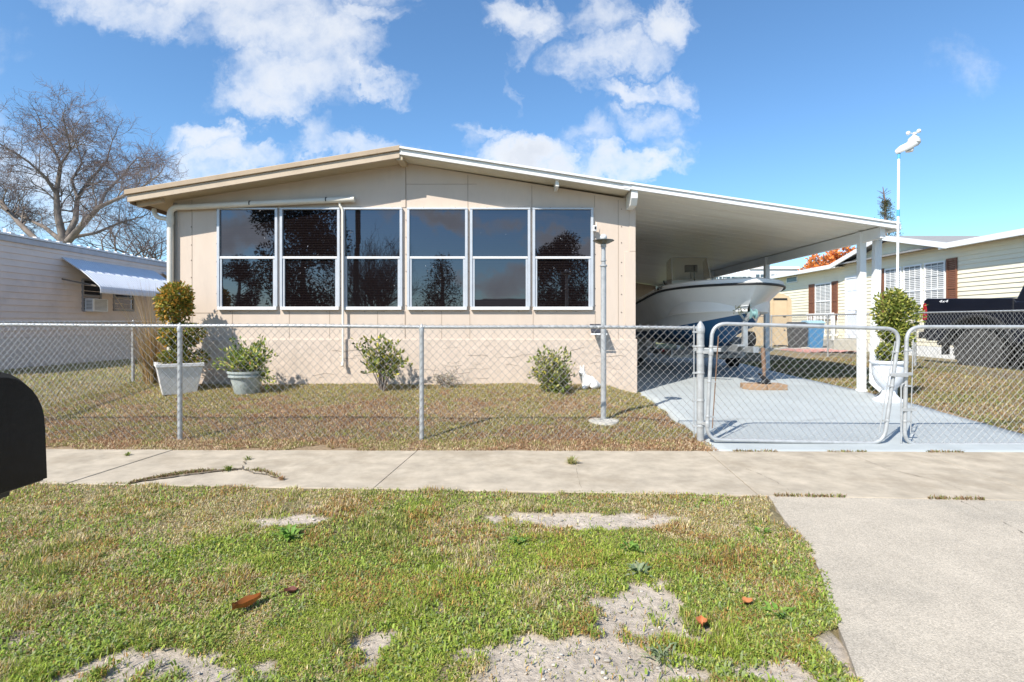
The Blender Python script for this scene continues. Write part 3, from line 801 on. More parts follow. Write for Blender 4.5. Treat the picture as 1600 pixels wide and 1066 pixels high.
for z in (.18,.45,.74,1.02,1.17):
    mb.lathe([(.041,-.011),(.0425,-.005),(.0425,.005),(.041,.011)], (1.985,FY-.02,z), 14); mb.box((1.90,FY-.034,z-.010),(1.95,FY-.018,z+.010))
mb.build('tension_band', M['galv'], fence, smooth=40)
mb = MB()   # wire ties wrapped round the rail
for i in range(30):
    x = -5.9+i*.262; mb.lathe([(.0195,-.003),(.0205,0),(.0195,.003)], (x, FY, tz(x)), 8, axis='x')
mb.build('wire_tie', M['wire'], fence)

def gate(name, TL, TR, BR, BL, label, nc, latch=None, y=FY-.13):
    TL, TR, BR, BL = [Vector((p[0], y, p[1])) for p in (TL, TR, BR, BL)]
    g = thing(name, tuple(BL), label, 'gate', 'chain link drive gates')
    def corner(a, c, b, rad=.15):
        p0 = c + (a-c).normalized()*rad; p1 = c + (b-c).normalized()*rad
        return [Vector(q) for q in bend(p0, c, p1, 7)]
    loop = corner(BL, TL, TR) + corner(TL, TR, BR) + corner(TR, BR, BL) + corner(BR, BL, TL)
    loop = loop + [loop[0]]
    mb = MB(); mb.tube(loop, .0195, 12, cap=False); mb.build('frame', M['galv'], g, smooth=60)
    ins = .045; w = (TR-TL).length
    L1 = BL.lerp(BR, .03); R1 = BL.lerp(BR, .97); L2 = TL.lerp(TR, .03); R2 = TL.lerp(TR, .97)
    d = Vector((0,-.012,0)); up = Vector((0,0,.012))
    wiremesh(L1+d, R1+d, R2+d-up, L2+d-up, nc, 29, .0019, parent=g)
    for a, b in ((L1, L2), (R1, R2)):
        mb = MB(); mb.tube([tuple(a+d+Vector((0,0,.12))), tuple(b+d-Vector((0,0,.13)))], .0055, 6)
        mb.build('tension_bar', M['rust'] if latch == 'l' and a is L1 else M['galv'], g)
    for t in (.2, .5, .8):
        for (A, B, C, D) in ((BL, TL, L1, L2), (BR, TR, R1, R2)):
            p = A.lerp(B, t); q = C.lerp(D, t)
            mb = MB(); mb.lathe([(.021,-.011),(.0235,-.005),(.0235,.005),(.021,.011)], tuple(p), 12); mb.beam(tuple(p+d), tuple(q+d), .012, .018); mb.build('clamp', M['galv'], g, smooth=40)
    return g, (TL, TR, BR, BL)
Yg = FY-.13
gx = lambda px: (px-CX)/F*Yg
gzz = lambda py: CH+(CY-py)/F*Yg
g1, c1 = gate('drive_gate', (gx(1113),gzz(505.5)), (gx(1406),gzz(514)), (gx(1381),gzz(696)+.02), (gx(1104),gzz(687)), 'sagging chain link drive gate next to the pointed fence post', 47, 'l')
g2, c2 = gate('drive_gate', (gx(1417),gzz(511)), (gx(1700),gzz(511)), (gx(1696),gzz(697)+.02), (gx(1413),gzz(695)), 'chain link drive gate in front of the pickup truck', 47)
mb = MB()   # hinges on first gate
for t, zt in ((.13,.17),(.75,.86)):
    p = c1[3].lerp(c1[0], t); mb.lathe([(.023,-.03),(.026,-.02),(.026,.02),(.023,.03)], tuple(p), 12); mb.beam((1.985,FY-.02,p.z),(p.x,p.y,p.z),.02,.03); mb.lathe([(.042,-.014),(.043,0),(.042,.014)], (1.985,FY-.02,p.z), 14)
mb.build('hinge', M['galv'], g1, smooth=40)
mb = MB(); p = c1[2].lerp(c1[1], .60); q = c2[3].lerp(c2[0], .60)
mb.beam(tuple(p+Vector((-.05,-.02,0))), tuple(q+Vector((.05,-.02,.004))), .03, .03); mb.box((p.x-.02,p.y-.05,p.z-.02),(p.x+.12,p.y-.024,p.z+.022)); mb.build('latch', M['galv'], g2, bevel=.003)
mb = MB(); q = c2[3].lerp(c2[0], .30); mb.beam(tuple(q+Vector((-.06,-.02,0))), tuple(q+Vector((.10,-.022,0))), .016, .03); mb.lathe([(.026,-.02),(.027,.02)], tuple(q), 12)
mb.tube([tuple(q+Vector((-.055,-.02,.25)))]+bend(tuple(q+Vector((-.055,-.02,.2))), tuple(q+Vector((-.055,-.02,.27))), tuple(q+Vector((-.02,-.02,.27)))) , .008, 8)
mb.tube([tuple(q+Vector((-.055,-.02,.25))), (q.x-.055, q.y-.02, .0)], .008, 8); mb.build('drop_rod', M['galv'], g2, smooth=40)

p6 = thing('gate_post', (6.05, FY-.05, 0), 'galvanised end post beyond the second drive gate', 'post'); post(p6, 6.05, FY-.05, -.1, 1.27, .038, cap='acorn')
f3 = thing('chain_link_fence', (7.1, FY, 0), 'short chain link fence run between the second drive gate and the pickup side boundary', 'fence')
post(f3, 8.3, FY, -.1, 1.30, .03, cap='acorn'); mb = MB(); mb.tube([(6.08, FY, 1.23), (8.28, FY, 1.26)], .0175, 12); mb.build('top_rail', M['galv'], f3, smooth=50)
wiremesh((6.1,FY-.026,.04),(8.27,FY-.026,.08),(8.27,FY-.026,1.29),(6.1,FY-.026,1.26), 54, 29, .0019, parent=f3)
def sidefence(name, X, Y0, Y1, ztop, step, label, nr, zb, grp=None, gatepost=None, posts=None):
    f = thing(name, (X, (Y0+Y1)/2, .2), label, 'fence')
    n = int(round((Y1-Y0)/step))
    for y in (posts or [Y0 + (Y1-Y0)*i/n for i in range(n+1)]):
        i = -1; post(f, X, y, zb(y)-.1, ztop(y), .024 if i != gatepost else .04)
    mb = MB(); mb.tube([(X, y, ztop(y)) for y in np.linspace(Y0, Y1, 12)], .017, 10); mb.build('top_rail', M['galv'], f, smooth=50)
    s_ = 1 if X < 0 else -1
    wiremesh((X+.02*s_, Y0, zb(Y0)+.03), (X+.02*s_, Y1, zb(Y1)+.03), (X+.02*s_, Y1, ztop(Y1)+.02), (X+.02*s_, Y0, ztop(Y0)+.02), int((Y1-Y0)/.0405), nr, .0021, parent=f)
    return f
sidefence('chain_link_fence', -6.12, FY+.1, 17.6, lambda y: 1.27+.006*(y-5.8), 2.9, 'chain link boundary fence running back past the lavender home', 29, lambda y: float(terrain(-6.12, y)))
sidefence('chain_link_fence', 8.3, 5.8, 21.3, lambda y: 1.455+.0055*(y-5.8), 3.1, 'chain link boundary fence between the lawn and the black pickup', 27, lambda y: float(terrain(8.3, y)), posts=[8.05, 11.2, 14.3, 17.4, 20.5])

# ------------------------------------------------------------------ boat
BX, BY = 4.05, 9.0
def lerp_tab(s, S_, V_): return np.interp(s, S_, V_)
SL = 5.9
def smooth_tab(t, T, V):
    # Catmull-ish smooth interpolation through table
    t = np.asarray(t, float); T = np.array(T); V = np.array(V)
    m = np.gradient(V, T); i = np.clip(np.searchsorted(T, t)-1, 0, len(T)-2)
    h = T[i+1]-T[i]; u = (t-T[i])/h
    return (2*u**3-3*u**2+1)*V[i] + (u**3-2*u**2+u)*h*m[i] + (-2*u**3+3*u**2)*V[i+1] + (u**3-u**2)*h*m[i+1]
ns = 48; tt = (np.linspace(0, 1, ns))**1.6
# longitudinal lines: s (aft of the bow), half width, height
sG = tt*SL; wG = 1.17*np.clip(1-(1-np.clip(sG/2.0,0,1))**2.0, 0, 1)**.72
zG = smooth_tab(sG, [0,.7,1.5,2.4,3.4,4.5,5.9], [1.925,1.925,1.90,1.84,1.75,1.66,1.62])
sC = .42 + tt*(SL-.42); uC = (sC-.42)
wC = .98*np.clip(1-(1-np.clip(uC/2.6,0,1))**2.0, 0, 1)**.95
zC = smooth_tab(sC, [.42,1.0,1.8,2.8,4,5.9], [1.44,1.33,1.22,1.14,1.08,1.05])
sK = .95 + tt*(SL-.95)
zK = smooth_tab(sK, [.95,1.25,1.8,2.8,4,5.9], [1.0,.86,.80,.77,.75,.74]); wK = np.zeros(ns)
def line(s, w, z, sg): return np.stack([BX + sg*w, BY + s, z], -1)
def hullside(sg, u0, u1, m):
    rows = []
    for u in np.linspace(u0, u1, m):
        if u <= 1:   # keel..chine
            a = u; rows.append(line(sK*(1-a)+sC*a, wK*(1-a)+wC*(a**.9), zK*(1-a)+zC*a, sg))
        else:
            a = u-1; fl = a - .22*math.sin(math.pi*a)*1
            rows.append(line(sC*(1-a)+sG*a, wC*(1-fl)+wG*fl, zC*(1-a)+zG*a, sg))
    return np.array(rows)
boat = thing('motor_boat', (BX, 11.8, .75), 'white centre console motor boat with blue bottom on a trailer under the carport', 'boat')
WLN = 1.0
mb = MB()
for sg in (-1, 1): mb.grid(hullside(sg, WLN, 2, 16))
hull = mb.build('hull', M['gel'], boat, smooth=True, fixn=True)
mb = MB()
for sg in (-1, 1): mb.grid(hullside(sg, 0, WLN, 12))
# transom
h1 = hullside(-1, 0, 2, 20)[:, -1]; h2 = hullside(1, 0, 2, 20)[:, -1]
bott = mb.build('hull_bottom', M['blue'], boat, smooth=True, fixn=True)
mb = MB(); mb.grid(np.stack([h1, h2], 1)); mb.build('transom', M['gel'], boat, fixn=True)
# spray rail moulding line
mb = MB()
for sg in (-1, 1): mb.tube([tuple(p) for p in line(sC*.72+sG*.28, (wC*.86+wG*.14)*1.0+.0, zC*.72+zG*.28, sg)[::2]], .007, 6)
mb.build('spray_rail', M['gel'], hull, smooth=True)
gl = line(sG, wG+.012, zG, -1); gr_ = line(sG, wG+.012, zG, 1)
path = [tuple(p) for p in gl[::-1]] + [tuple(p) for p in gr_[1:]]
mb = MB(); mb.tube(path, .023, 8); mb.build('rub_rail', mat('black_rub_rail', (.02,.021,.023), .5), boat, smooth=True)
# gunwale cap, side deck and cockpit sole
def capline(inset, dz):
    s_ = sG + inset*np.clip(1-sG/1.2, 0, 1)*1.0; return line(s_, np.maximum(wG-inset, 0), zG+dz, -1), line(s_, np.maximum(wG-inset, 0), zG+dz, 1)
rows = [capline(-.005,.012), capline(.004,.085), capline(.035,.105), capline(.24,.095), capline(.25,.02), capline(.27,-.45)]
mb = MB()
for k in (0, 1): mb.grid(np.array([r_[k] for r_ in rows]))
lastL, lastR = rows[-1]; mb.grid(np.stack([lastL, lastR], 1))
mb.build('deck', M['gelw'], boat, smooth=40, fixn=True)
mb = MB(); x0 = BX-.42; y0 = 11.55
mb.prism([(y0-.05,1.5),(y0,2.00),(y0+.75,2.05),(y0+.75,1.4),(y0-.05,1.4)], 'x', x0-.06, x0+.98); mb.build('bow_seat', M['creamc'], boat, bevel=.03)
mb = MB(); yc = 12.35
mb.prism([(yc,1.4),(yc+.02,2.15),(yc+.12,2.28),(yc+.55,2.30),(yc+.62,2.0),(yc+.75,1.4)], 'x', BX-.40, BX+.48)
cons = mb.build('console', M['gelw'], boat, bevel=.03)
mb = MB(); mb.add([(BX-.40,yc+.03,2.27),(BX+.48,yc+.03,2.27),(BX+.45,yc+.22,2.80),(BX-.37,yc+.22,2.80)], [(0,1,2,3)])
for sg, xx in ((-1, BX-.40), (1, BX+.48)):
    mb.add([(xx,yc+.03,2.27),(xx-.03*sg,yc+.22,2.80),(xx-.01*sg,yc+.55,2.72),(xx,yc+.5,2.27)], [(0,1,2,3)])
ws = mb.build('windshield', M['clear'], cons); so = ws.modifiers.new('thick','SOLIDIFY'); so.thickness = .008
mb = MB(); pth = [(BX-.40,yc+.03,2.27),(BX-.37,yc+.22,2.80),(BX+.45,yc+.22,2.80),(BX+.48,yc+.03,2.27)]
mb.tube(pth, .014, 6); mb.build('windshield_lit_rim', M['gelw'], cons)  # white edge tube stands in for light caught on the windshield rim
mb = MB(); mb.box((BX-.06,yc+.16,2.45),(BX+.22,yc+.24,2.62)); mb.tube([(BX+.13,yc+.1,2.1),(BX+.13,yc+.12,2.6)], .012, 8); mb.tube([(BX+.08,yc+.2,2.3),(BX+.08,yc+.2,2.46)], .015, 8); mb.build('chartplotter', M['dark'], cons, bevel=.008)
mb = MB(); mb.tube([(BX-.43,yc+.0,1.75)]+bend((BX-.46,yc+.1,1.95),(BX-.5,yc+.3,2.2),(BX-.44,yc+.6,2.28)), .014, 8); mb.build('grab_rail', M['dark'], cons)
mb = MB(); mb.lathe([(.16,-.012),(.18,0),(.16,.012),(.15,0),(.16,-.012)], (BX-.1,yc+.82,2.1), 18, axis='y'); mb.build('steering_wheel', M['dark'], cons)
mb = MB()
for (px, py, Y) in ((1163.5,438,10.0),(1153,440.5,10.3),(1190,441,9.9)):
    c = P(px, py, Y); mb.box((c[0]-.05,c[1]-.02,c[2]-.06),(c[0]+.03,c[1]+.02,c[2]-.01)); mb.box((c[0]-.02,c[1]-.02,c[2]-.015),(c[0]+.045,c[1]+.02,c[2]+.035))
mb.build('mooring_cleat', M['dark'], boat, bevel=.008)
def text_mesh(name, body, size, loc, xdir, up, mat_, parent, ext=.002):
    cu = bpy.data.curves.new(name+'_font', 'FONT'); cu.body = body; cu.size = size; cu.extrude = ext; cu.align_x = 'CENTER'
    to = bpy.data.objects.new(name+'_tmp', cu); COL.objects.link(to)
    dg = bpy.context.evaluated_depsgraph_get(); me = bpy.data.meshes.new_from_object(to.evaluated_get(dg))
    bpy.data.objects.remove(to); me.name = name
    x = Vector(xdir).normalized(); u = Vector(up); u = (u - x*u.dot(x)).normalized(); n = x.cross(u)
    off = world_loc(parent)
    for v in me.vertices: v.co = Vector(loc) + x*v.co.x + u*v.co.y + n*v.co.z - off
    me.materials.clear(); me.materials.append(mat_)
    o = bpy.data.objects.new(name, me); COL.objects.link(o); o.parent = parent
    return o
# registration letters on the raised starboard coaming
i = int(np.argmin(np.abs(sG-1.75))); p = gl[i]; d = gl[i-1]-gl[i+1]
text_mesh('registration_lettering', 'FL 1867 AT', .085, (p[0]-.002, p[1]-.02, p[2]+.035), d, (0.25,0,1), M['trim'], boat)

# ------------------------------------------------------------------ trailer
tr = thing('boat_trailer', (BX, 11, .2), 'galvanised boat trailer with winch post under the white motor boat', 'trailer')
mb = MB(); zt = .80
mb.beam((BX,9.02,.83),(BX,10.2,.80),.09,.10); mb.beam((BX,10.15,.80),(BX-.72,11.3,.66),.07,.11); mb.beam((BX,10.15,.80),(BX+.72,11.3,.66),.07,.11)
for sg in (-1,1): mb.beam((BX+sg*.72,11.25,.66),(BX+sg*.72,14.8,.60),.07,.12)
for y in (11.4,12.7,14.2): mb.beam((BX-.75,y,.585),(BX+.75,y,.585),.07,.07)
mb.beam((BX-1.05,12.75,.50),(BX+1.05,12.75,.50),.06,.06)
for sg in (-1,1):
    mb.beam((BX+sg*.45,10.9,.83),(BX+sg*.45,14.7,.86),.09,.05)
    for y in (11.3,13.9): mb.beam((BX+sg*.45,y,.6),(BX+sg*.45,y,.84),.05,.05)
    mb.beam((BX+sg*.30,9.75,.79),(BX+sg*.72,9.98,.79),.05,.06)
mb.build('frame', M['trail'], tr, bevel=.004)
mb = MB(); mb.beam((BX-.02,9.42,.82),(BX-.02,9.42,1.30),.08,.08); mb.beam((BX-.02,9.42,1.30),(BX+.04,9.30,1.44),.06,.06); mb.beam((BX-.02,9.42,1.32),(BX-.12,9.38,1.44),.03,.03)
mb.box((BX-.17,9.36,.87),(BX-.02,9.60,.90))
wp = mb.build('winch_post', M['trail'], tr, bevel=.004)
mb = MB(); mb.lathe([(.06,-.05),(.085,-.05),(.085,-.04),(.045,-.035),(.045,.035),(.085,.04),(.085,.05),(.06,.05)], (BX+.06,9.28,1.43), 16, axis='x'); mb.build('winch', mat('winch_strap', (.20,.34,.34), .6), wp, smooth=40)
mb = MB()
for k in range(26):
    c = (BX-.16+rnd.uniform(-.11,.09), 9.30+rnd.uniform(-.05,.05), 1.50+rnd.uniform(-.06,.06)); mb.tube([c, (c[0]+rnd.uniform(-.05,.05), c[1]+rnd.uniform(-.04,.02), c[2]+rnd.uniform(-.05,.04))], .009, 5)
mb.build('rope_bundle', mat('weathered_rope', (.12,.13,.10), .9, var=.4, scale=30), wp)
mb = MB(); mb.ball((BX+.06,9.55,1.0), (.06,.2,.06), 10, 8); mb.lathe([(.09,-.09),(.135,-.07),(.14,0),(.135,.07),(.09,.09)], (BX+.14,9.62,.99), 18, axis='x'); mb.build('bow_roller', M['dark'], wp, smooth=50)
mb = MB(); jx, jy = BX+.13, 9.02; js = float(slabz(jy))+.10
mb.tube([(jx-.02,jy,.86),(jx,jy,.50)], .034, 10); mb.tube([(jx,jy,.5),(jx,jy,js+.07)], .026, 10)
jk = mb.build('jack', M['rust'], tr, smooth=40)
mb = MB(); mb.lathe([(.10,.0),(.105,.012),(.05,.02),(.035,.06)], (jx,jy,js), 14); mb.beam((jx-.06,jy-.02,js+.12),(jx+.07,jy,js+.04),.05,.05); mb.tube([(jx-.09,jy,js+.16),(jx+.1,jy,js+.03)], .018, 8); mb.build('jack_foot', M['dark'], jk, smooth=40)
for sg in (-1, 1):
    w = bpy.data.objects.new('wheel', None); COL.objects.link(w); w.parent = tr; wc = Vector((BX+sg*1.12, 12.75, .54)); w.location = wc - tr.location
    mb = MB(); mb.lathe([(.19,-.085),(.26,-.095),(.295,-.075),(.305,-.04),(.305,.04),(.295,.075),(.26,.095),(.19,.085)], tuple(wc), 28, axis='x'); mb.build('tyre', M['dark'], w, smooth=50)
    mb = MB(); mb.lathe([(.0,-.05),(.05,-.06),(.07,-.03),(.17,-.02),(.19,-.08),(.195,-.08),(.195,.08),(.17,.03),(.0,.05)], tuple(wc), 20, axis='x'); mb.build('rim', M['trail'], w, smooth=40)
    mb = MB(); arc = [(12.75+.42*math.cos(a), .56+.40*math.sin(a)) for a in np.linspace(-.15, math.pi+.15, 14)]
    arc2 = [(12.75+.40*math.cos(a), .56+.38*math.sin(a)) for a in np.linspace(math.pi+.15, -.15, 14)]
    xa, xb2 = sorted((BX+sg*.98, BX+sg*1.26)); mb.prism(arc+arc2, 'x', xa, xb2); mb.build('fender', mat('fender_steel', (.26,.24,.21), .6), tr, fixn=True)
    mb = MB(); mb.box((BX+sg*.80-.03, 11.7, .66),(BX+sg*.80+.03, 11.78, .73)); mb.build('marker_light', M['red'], tr, bevel=.01)
mb = MB(); mb.box((BX-.95,13.0,.60),(BX-.76,13.1,.73)); mb.build('licence_plate', M['chrome'], tr)
pv = thing('paver_block', (jx-.03, jy, float(slabz(jy))), 'flat tan paver blocks under the trailer jack on the blue slab', 'paver')
zp = float(slabz(9.0))+.012
mb = MB(); mb.prism([(jx-.36,jy-.02),(jx-.30,jy-.12),(jx-.12,jy-.17),(jx-.03,jy-.175),(jx-.03,jy+.19),(jx-.33,jy+.17)], 'z', zp-.01, zp+.085); mb.build('block', M['paver'], pv, bevel=.012, fixn=True)
mb = MB(); mb.prism([(jx-.02,jy-.175),(jx+.31,jy-.17),(jx+.32,jy+.17),(jx-.02,jy+.19)], 'z', zp-.01, zp+.083); mb.build('block', M['paver'], pv, bevel=.012, fixn=True)

# ------------------------------------------------------------------ mailbox
XMb, YM = -.86, .905
zb0, ztop_ = .965, 1.166; hw = .098
prof = [(YM-hw, zb0), (YM-hw*.955, zb0+.10)]
for a in np.linspace(math.pi, 0, 17): prof.append((YM+hw*.95*math.cos(a), zb0+.10+(ztop_-zb0-.10)*math.sin(a)))
prof += [(YM+hw*.955, zb0+.10), (YM+hw, zb0)]
pr = []
for q in prof:
    if not pr or abs(q[0]-pr[-1][0])+abs(q[1]-pr[-1][1]) > 1e-4: pr.append(q)
mail = thing('mailbox', (XMb-.25, YM, 0), 'black metal mailbox with rounded top at the edge of the verge', 'mailbox')
mb = MB(); mb.prism(pr, 'x', XMb-.50, XMb-.012); mb.build('body', M['black'], mail, smooth=35, fixn=True)
cy, cz = YM, zb0+.08
sc = lambda k: [(cy+(q[0]-cy)*k, cz+(q[1]-cz)*k) for q in pr]
mb = MB(); mb.prism(sc(1.045), 'x', XMb-.024, XMb-.008); mb.build('rim_lip', mat('glossy_black_rim', (.012,.013,.016), .2, spec=.7, var=.1), mail, fixn=True, bevel=.004)
mb = MB(); mb.prism(sc(.965), 'x', XMb-.0125, XMb+.006); mb.prism(sc(.86), 'x', XMb+.0055, XMb+.009); dr = mb.build('door', M['black'], mail, fixn=True, bevel=.003)
mb = MB(); mb.ball((XMb+.004, .917, zb0+.016), .005, 8, 6); mb.build('rivet', M['dark'], dr)
mb = MB(); mb.box((XMb-.45,YM-.045,-.3),(XMb-.36,YM+.045,zb0-.02)); mb.box((XMb-.48,YM-.08,zb0-.025),(XMb-.05,YM+.08,zb0-.002)); mb.build('post', M['woodpole'], mail)

# ------------------------------------------------------------------ planters and plants
def T(x, y): return float(terrain(x, y))
px0, py0 = -4.93, 8.05; zz = T(px0, py0)
pl = thing('square_planter', (px0, py0, zz), 'white tapered square planter turned corner-on below the left end of the home', 'planter')
mb = MB(); rot = .62; h = .44
def ring(half, z): return [(px0+half*1.414*math.cos(rot+math.pi/4+k*math.pi/2), py0+half*1.414*math.sin(rot+math.pi/4+k*math.pi/2), z) for k in range(4)]
R_ = [ring(.21,zz-.01), ring(.285,zz+h-.05), ring(.30,zz+h-.05), ring(.30,zz+h), ring(.26,zz+h), ring(.255,zz+h-.06)]
v = [p for r_ in R_ for p in r_]; fs = [(0,1,2,3)]
for i in range(len(R_)-1):
    for k in range(4): fs.append((i*4+k, i*4+(k+1)%4, (i+1)*4+(k+1)%4, (i+1)*4+k))
mb.add(v, fs); mb.build('pot', M['terra'], pl, fixn=True, bevel=.005)
mb = MB(); s4 = ring(.257, zz+h-.055); mb.add(s4, [(0,1,2,3)]); mb.build('soil', M['soil'], pl)
tp = thing('topiary', (px0, py0, zz+h-.055), 'three ball topiary with a rusty orange top in the white square planter', 'topiary')
mb = MB(); mb.tube([(px0,py0,zz+h-.06),(px0+.01,py0,zz+.8),(px0-.01,py0,zz+1.2)], .018, 8); mb.build('stem', M['bark'], tp)
LV = [(.10,.115,.020),(.155,.155,.028),(.23,.18,.035),(.34,.175,.03),(.06,.075,.015)]
for (px_, py_, r, n, w) in ((276,473,.27,2300,[2,3,3,3.4,1.2]),(281,523,.27,1900,[4,3.5,2,1.2,2.5]),(283,560,.28,1100,[3,3.5,2,1.2,2.5])):
    c = P(px_, py_, py0); mb = MB(); rz_ = r*(1 if py_ < 500 else .70 if py_ < 550 else .42)
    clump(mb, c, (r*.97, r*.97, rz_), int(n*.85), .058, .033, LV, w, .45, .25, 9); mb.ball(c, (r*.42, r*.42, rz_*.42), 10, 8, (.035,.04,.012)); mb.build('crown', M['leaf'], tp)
# ornamental grass behind the planter
og = thing('ornamental_grass', (-5.72, 8.75, T(-5.72,8.75)), 'tall dry straw-coloured grass clump at the left corner of the home', 'grass clump')
mb = MB(); n = 900
for k in range(n):
    a = rnd.uniform(0, 2*math.pi); rr_ = rnd.uniform(0,.16); x, y = -5.70+rr_*math.cos(a), 8.70+rr_*math.sin(a); z = T(x,y)
    L_ = rnd.uniform(.5,1.15) if k % 6 else rnd.uniform(1.2,1.75); ln = rnd.uniform(.02,.42)*(1 if k % 6 else .75); dx, dy = math.cos(a), math.sin(a)
    a2 = a+1.57; w = rnd.uniform(.003,.006); pts = []
    for q in range(5):
        t = q/4; o = L_*ln*t*t*1.15+L_*.05*t; hh = L_*t*(1-.18*ln*t); pts.append((x+dx*o, y+dy*o, z+hh))
    c = np.array(rnd.choice([(.50,.34,.15),(.58,.43,.22),(.42,.25,.10),(.52,.40,.24),(.30,.22,.08)]))*rnd.uniform(.75,1.15)
    v = []
    for q, p in enumerate(pts):
        ww = w*(1-q/4.4); v += [(p[0]-math.cos(a2)*ww, p[1]-math.sin(a2)*ww, p[2]), (p[0]+math.cos(a2)*ww, p[1]+math.sin(a2)*ww, p[2])]
    mb.add(v, np.array([(2*q,2*q+1,2*q+3,2*q+2) for q in range(4)]), c)
mb.build('blades', M['grass'], og)
# round pot with trailing plant
rx, ry = -3.90, 8.0; zz = T(rx, ry)
rp = thing('round_pot', (rx, ry, zz), 'weathered grey-green round pot with a leafy plant by the skirt', 'pot')
mb = MB(); mb.lathe([(.15,-.02),(.165,0),(.20,.15),(.225,.235),(.25,.24),(.252,.265),(.238,.27),(.238,.29),(.262,.295),(.265,.325),(.24,.325),(.225,.28)], (rx,ry,zz), 32); mb.build('pot', M['potgrey'], rp, smooth=35)
mb = MB(); mb.lathe([(.232,.285),(.0,.30)], (rx,ry,zz), 20); mb.build('soil', M['soil'], rp)
pp = thing('potted_shrub', (rx, ry, zz+.29), 'sprawling green and yellow shrub overflowing the weathered round pot', 'shrub')
mb = MB(); ml = MB()
for k in range(60):
    a = rnd.uniform(0, 6.283); L_ = rnd.uniform(.18,.46); e = rnd.uniform(.0,1.25)
    tip = (rx+math.cos(a)*L_*math.cos(e)*1.05, ry+math.sin(a)*L_*math.cos(e)*.8, zz+.33+L_*math.sin(e)*.95+.03)
    if k < 4: tip = (rx+rnd.uniform(.3,.42), ry-.1, zz+rnd.uniform(.12,.35))
    mid = (rx*.45+tip[0]*.55, ry*.45+tip[1]*.55, (zz+.30)*.4+tip[2]*.6+.05)
    pth = bend((rx+math.cos(a)*.08, ry+math.sin(a)*.08, zz+.29), mid, tip, 5); mb.tube(pth, .004, 5)
    for t in (2,3,4,5):
        n = 9; C = np.array(pth[t]) + rng.standard_normal((n,3))*.03; d = np.array(tip)-np.array([rx,ry,zz+.25]); d = d/np.linalg.norm(d)
        leaves(ml, C, np.tile(d, (n,1)), .062, .026, pickcol(n, [(.09,.14,.025),(.16,.20,.035),(.28,.28,.06),(.05,.085,.02),(.34,.30,.13),(.26,.13,.05)], [4,4,3,2,1.2,.35]), .4)
mb.build('stem', M['bark'], pp); ml.build('foliage', M['leaf'], pp)
def shrub(name, x, y, hgt, spread, nst, label, cols, w, L, W, per=10, lo=.35, grp=None):
    z = T(x, y); t = thing(name, (x, y, z), label, 'shrub', grp); mb = MB(); ml = MB()
    for k in range(nst):
        a = rnd.uniform(0, 6.283); r = spread*math.sqrt(rnd.random()); hh = hgt*rnd.uniform(.55,1.0)*(1-.25*r/spread)
        tip = (x+math.cos(a)*r, y+math.sin(a)*r*.8, z+hh); mid = (x+math.cos(a)*r*.35, y+math.sin(a)*r*.3, z+hh*.55)
        pth = bend((x+rnd.uniform(-.025,.025), y+rnd.uniform(-.025,.025), z-.02), mid, tip, 8); mb.tube(pth, [.011*(1-.8*i/8) for i in range(9)], 6)
        for j in range(9):
            if j/8 < lo: continue
            for br in range(2):
                C0 = np.array(pth[j]) + rng.standard_normal(3)*np.array([.05,.05,.035])*(.5+j/8)
                mb.tube([pth[j], tuple(C0)], .003, 4)
                C = C0 + rng.standard_normal((per//2,3))*.022; d = C - np.array([x,y,z+hgt*.3]); d /= np.linalg.norm(d, axis=1, keepdims=True)
                leaves(ml, C, d, L, W, pickcol(per//2, cols, w), .5)
    mb.build('stem', M['bark'], t); ml.build('foliage', M['leaf'], t)
    return t
shrub('garden_shrub', -1.93, 8.1, .92, .42, 15, 'upright open shrub with bare lower stems in front of the middle of the home', [(.08,.105,.02),(.13,.15,.03),(.34,.30,.035),(.20,.20,.05),(.05,.07,.018)], [4,4,2,2,2], .075, .036, 10, .42)
shrub('garden_shrub', .56, 8.02, .72, .36, 15, 'loose yellow-tipped shrub beside the white animal statue', [(.10,.125,.025),(.17,.19,.05),(.38,.33,.05),(.30,.28,.11),(.06,.08,.02)], [4,4,2.2,2,2], .065, .03, 8, .2)
shrub('garden_shrub', .70, 7.95, .40, .22, 13, 'low dense green shrub crowding against the loose yellow-tipped shrub', [(.09,.12,.025),(.15,.18,.045),(.30,.28,.07),(.06,.08,.02)], [4,4,2,2], .055, .026, 8, .1)
shrub('garden_shrub', -1.05, 8.38, .30, .24, 9, 'small grey twiggy shrub against the skirt behind the middle fence post', [(.22,.20,.16),(.17,.17,.11),(.28,.25,.2)], None, .035, .016, 6, .2)
# urn and topiary on the right
ux, uy = 5.49, 7.93; zz = T(5.75, uy)
ur = thing('garden_urn', (ux, uy, zz), 'white pedestal urn standing behind the meeting of the two drive gates', 'urn')
zz = float(slabz(uy))+.01
mb = MB(); prof_u = [(.235,-.01),(.24,.015),(.20,.035),(.15,.06),(.105,.11),(.095,.16),(.11,.185),(.15,.215),(.205,.29),(.235,.38),(.245,.47),(.243,.535),(.275,.55),(.28,.575),(.265,.59),(.245,.585),(.23,.54)]
mb.lathe([(r_*.86, z_) for r_, z_ in prof_u], (ux,uy,zz), 36); mb.build('bowl', M['urn'], ur, smooth=35)
mb = MB(); mb.lathe([(.2,.545),(0,.56)], (ux,uy,zz), 20); mb.build('soil', M['soil'], ur)
tu = thing('topiary', (ux, uy, zz+.55), 'dense green two-tier topiary in the white pedestal urn', 'topiary')
mb = MB(); mb.tube([(ux,uy,zz+.54),(ux+.01,uy,zz+.95),(ux+.02,uy,zz+1.3)], .02, 8); mb.tube([(ux+.08,uy,zz+.54),(ux+.1,uy,zz+.9),(ux+.09,uy,zz+1.2)], .012, 8); mb.build('stem', M['bark'], tu)
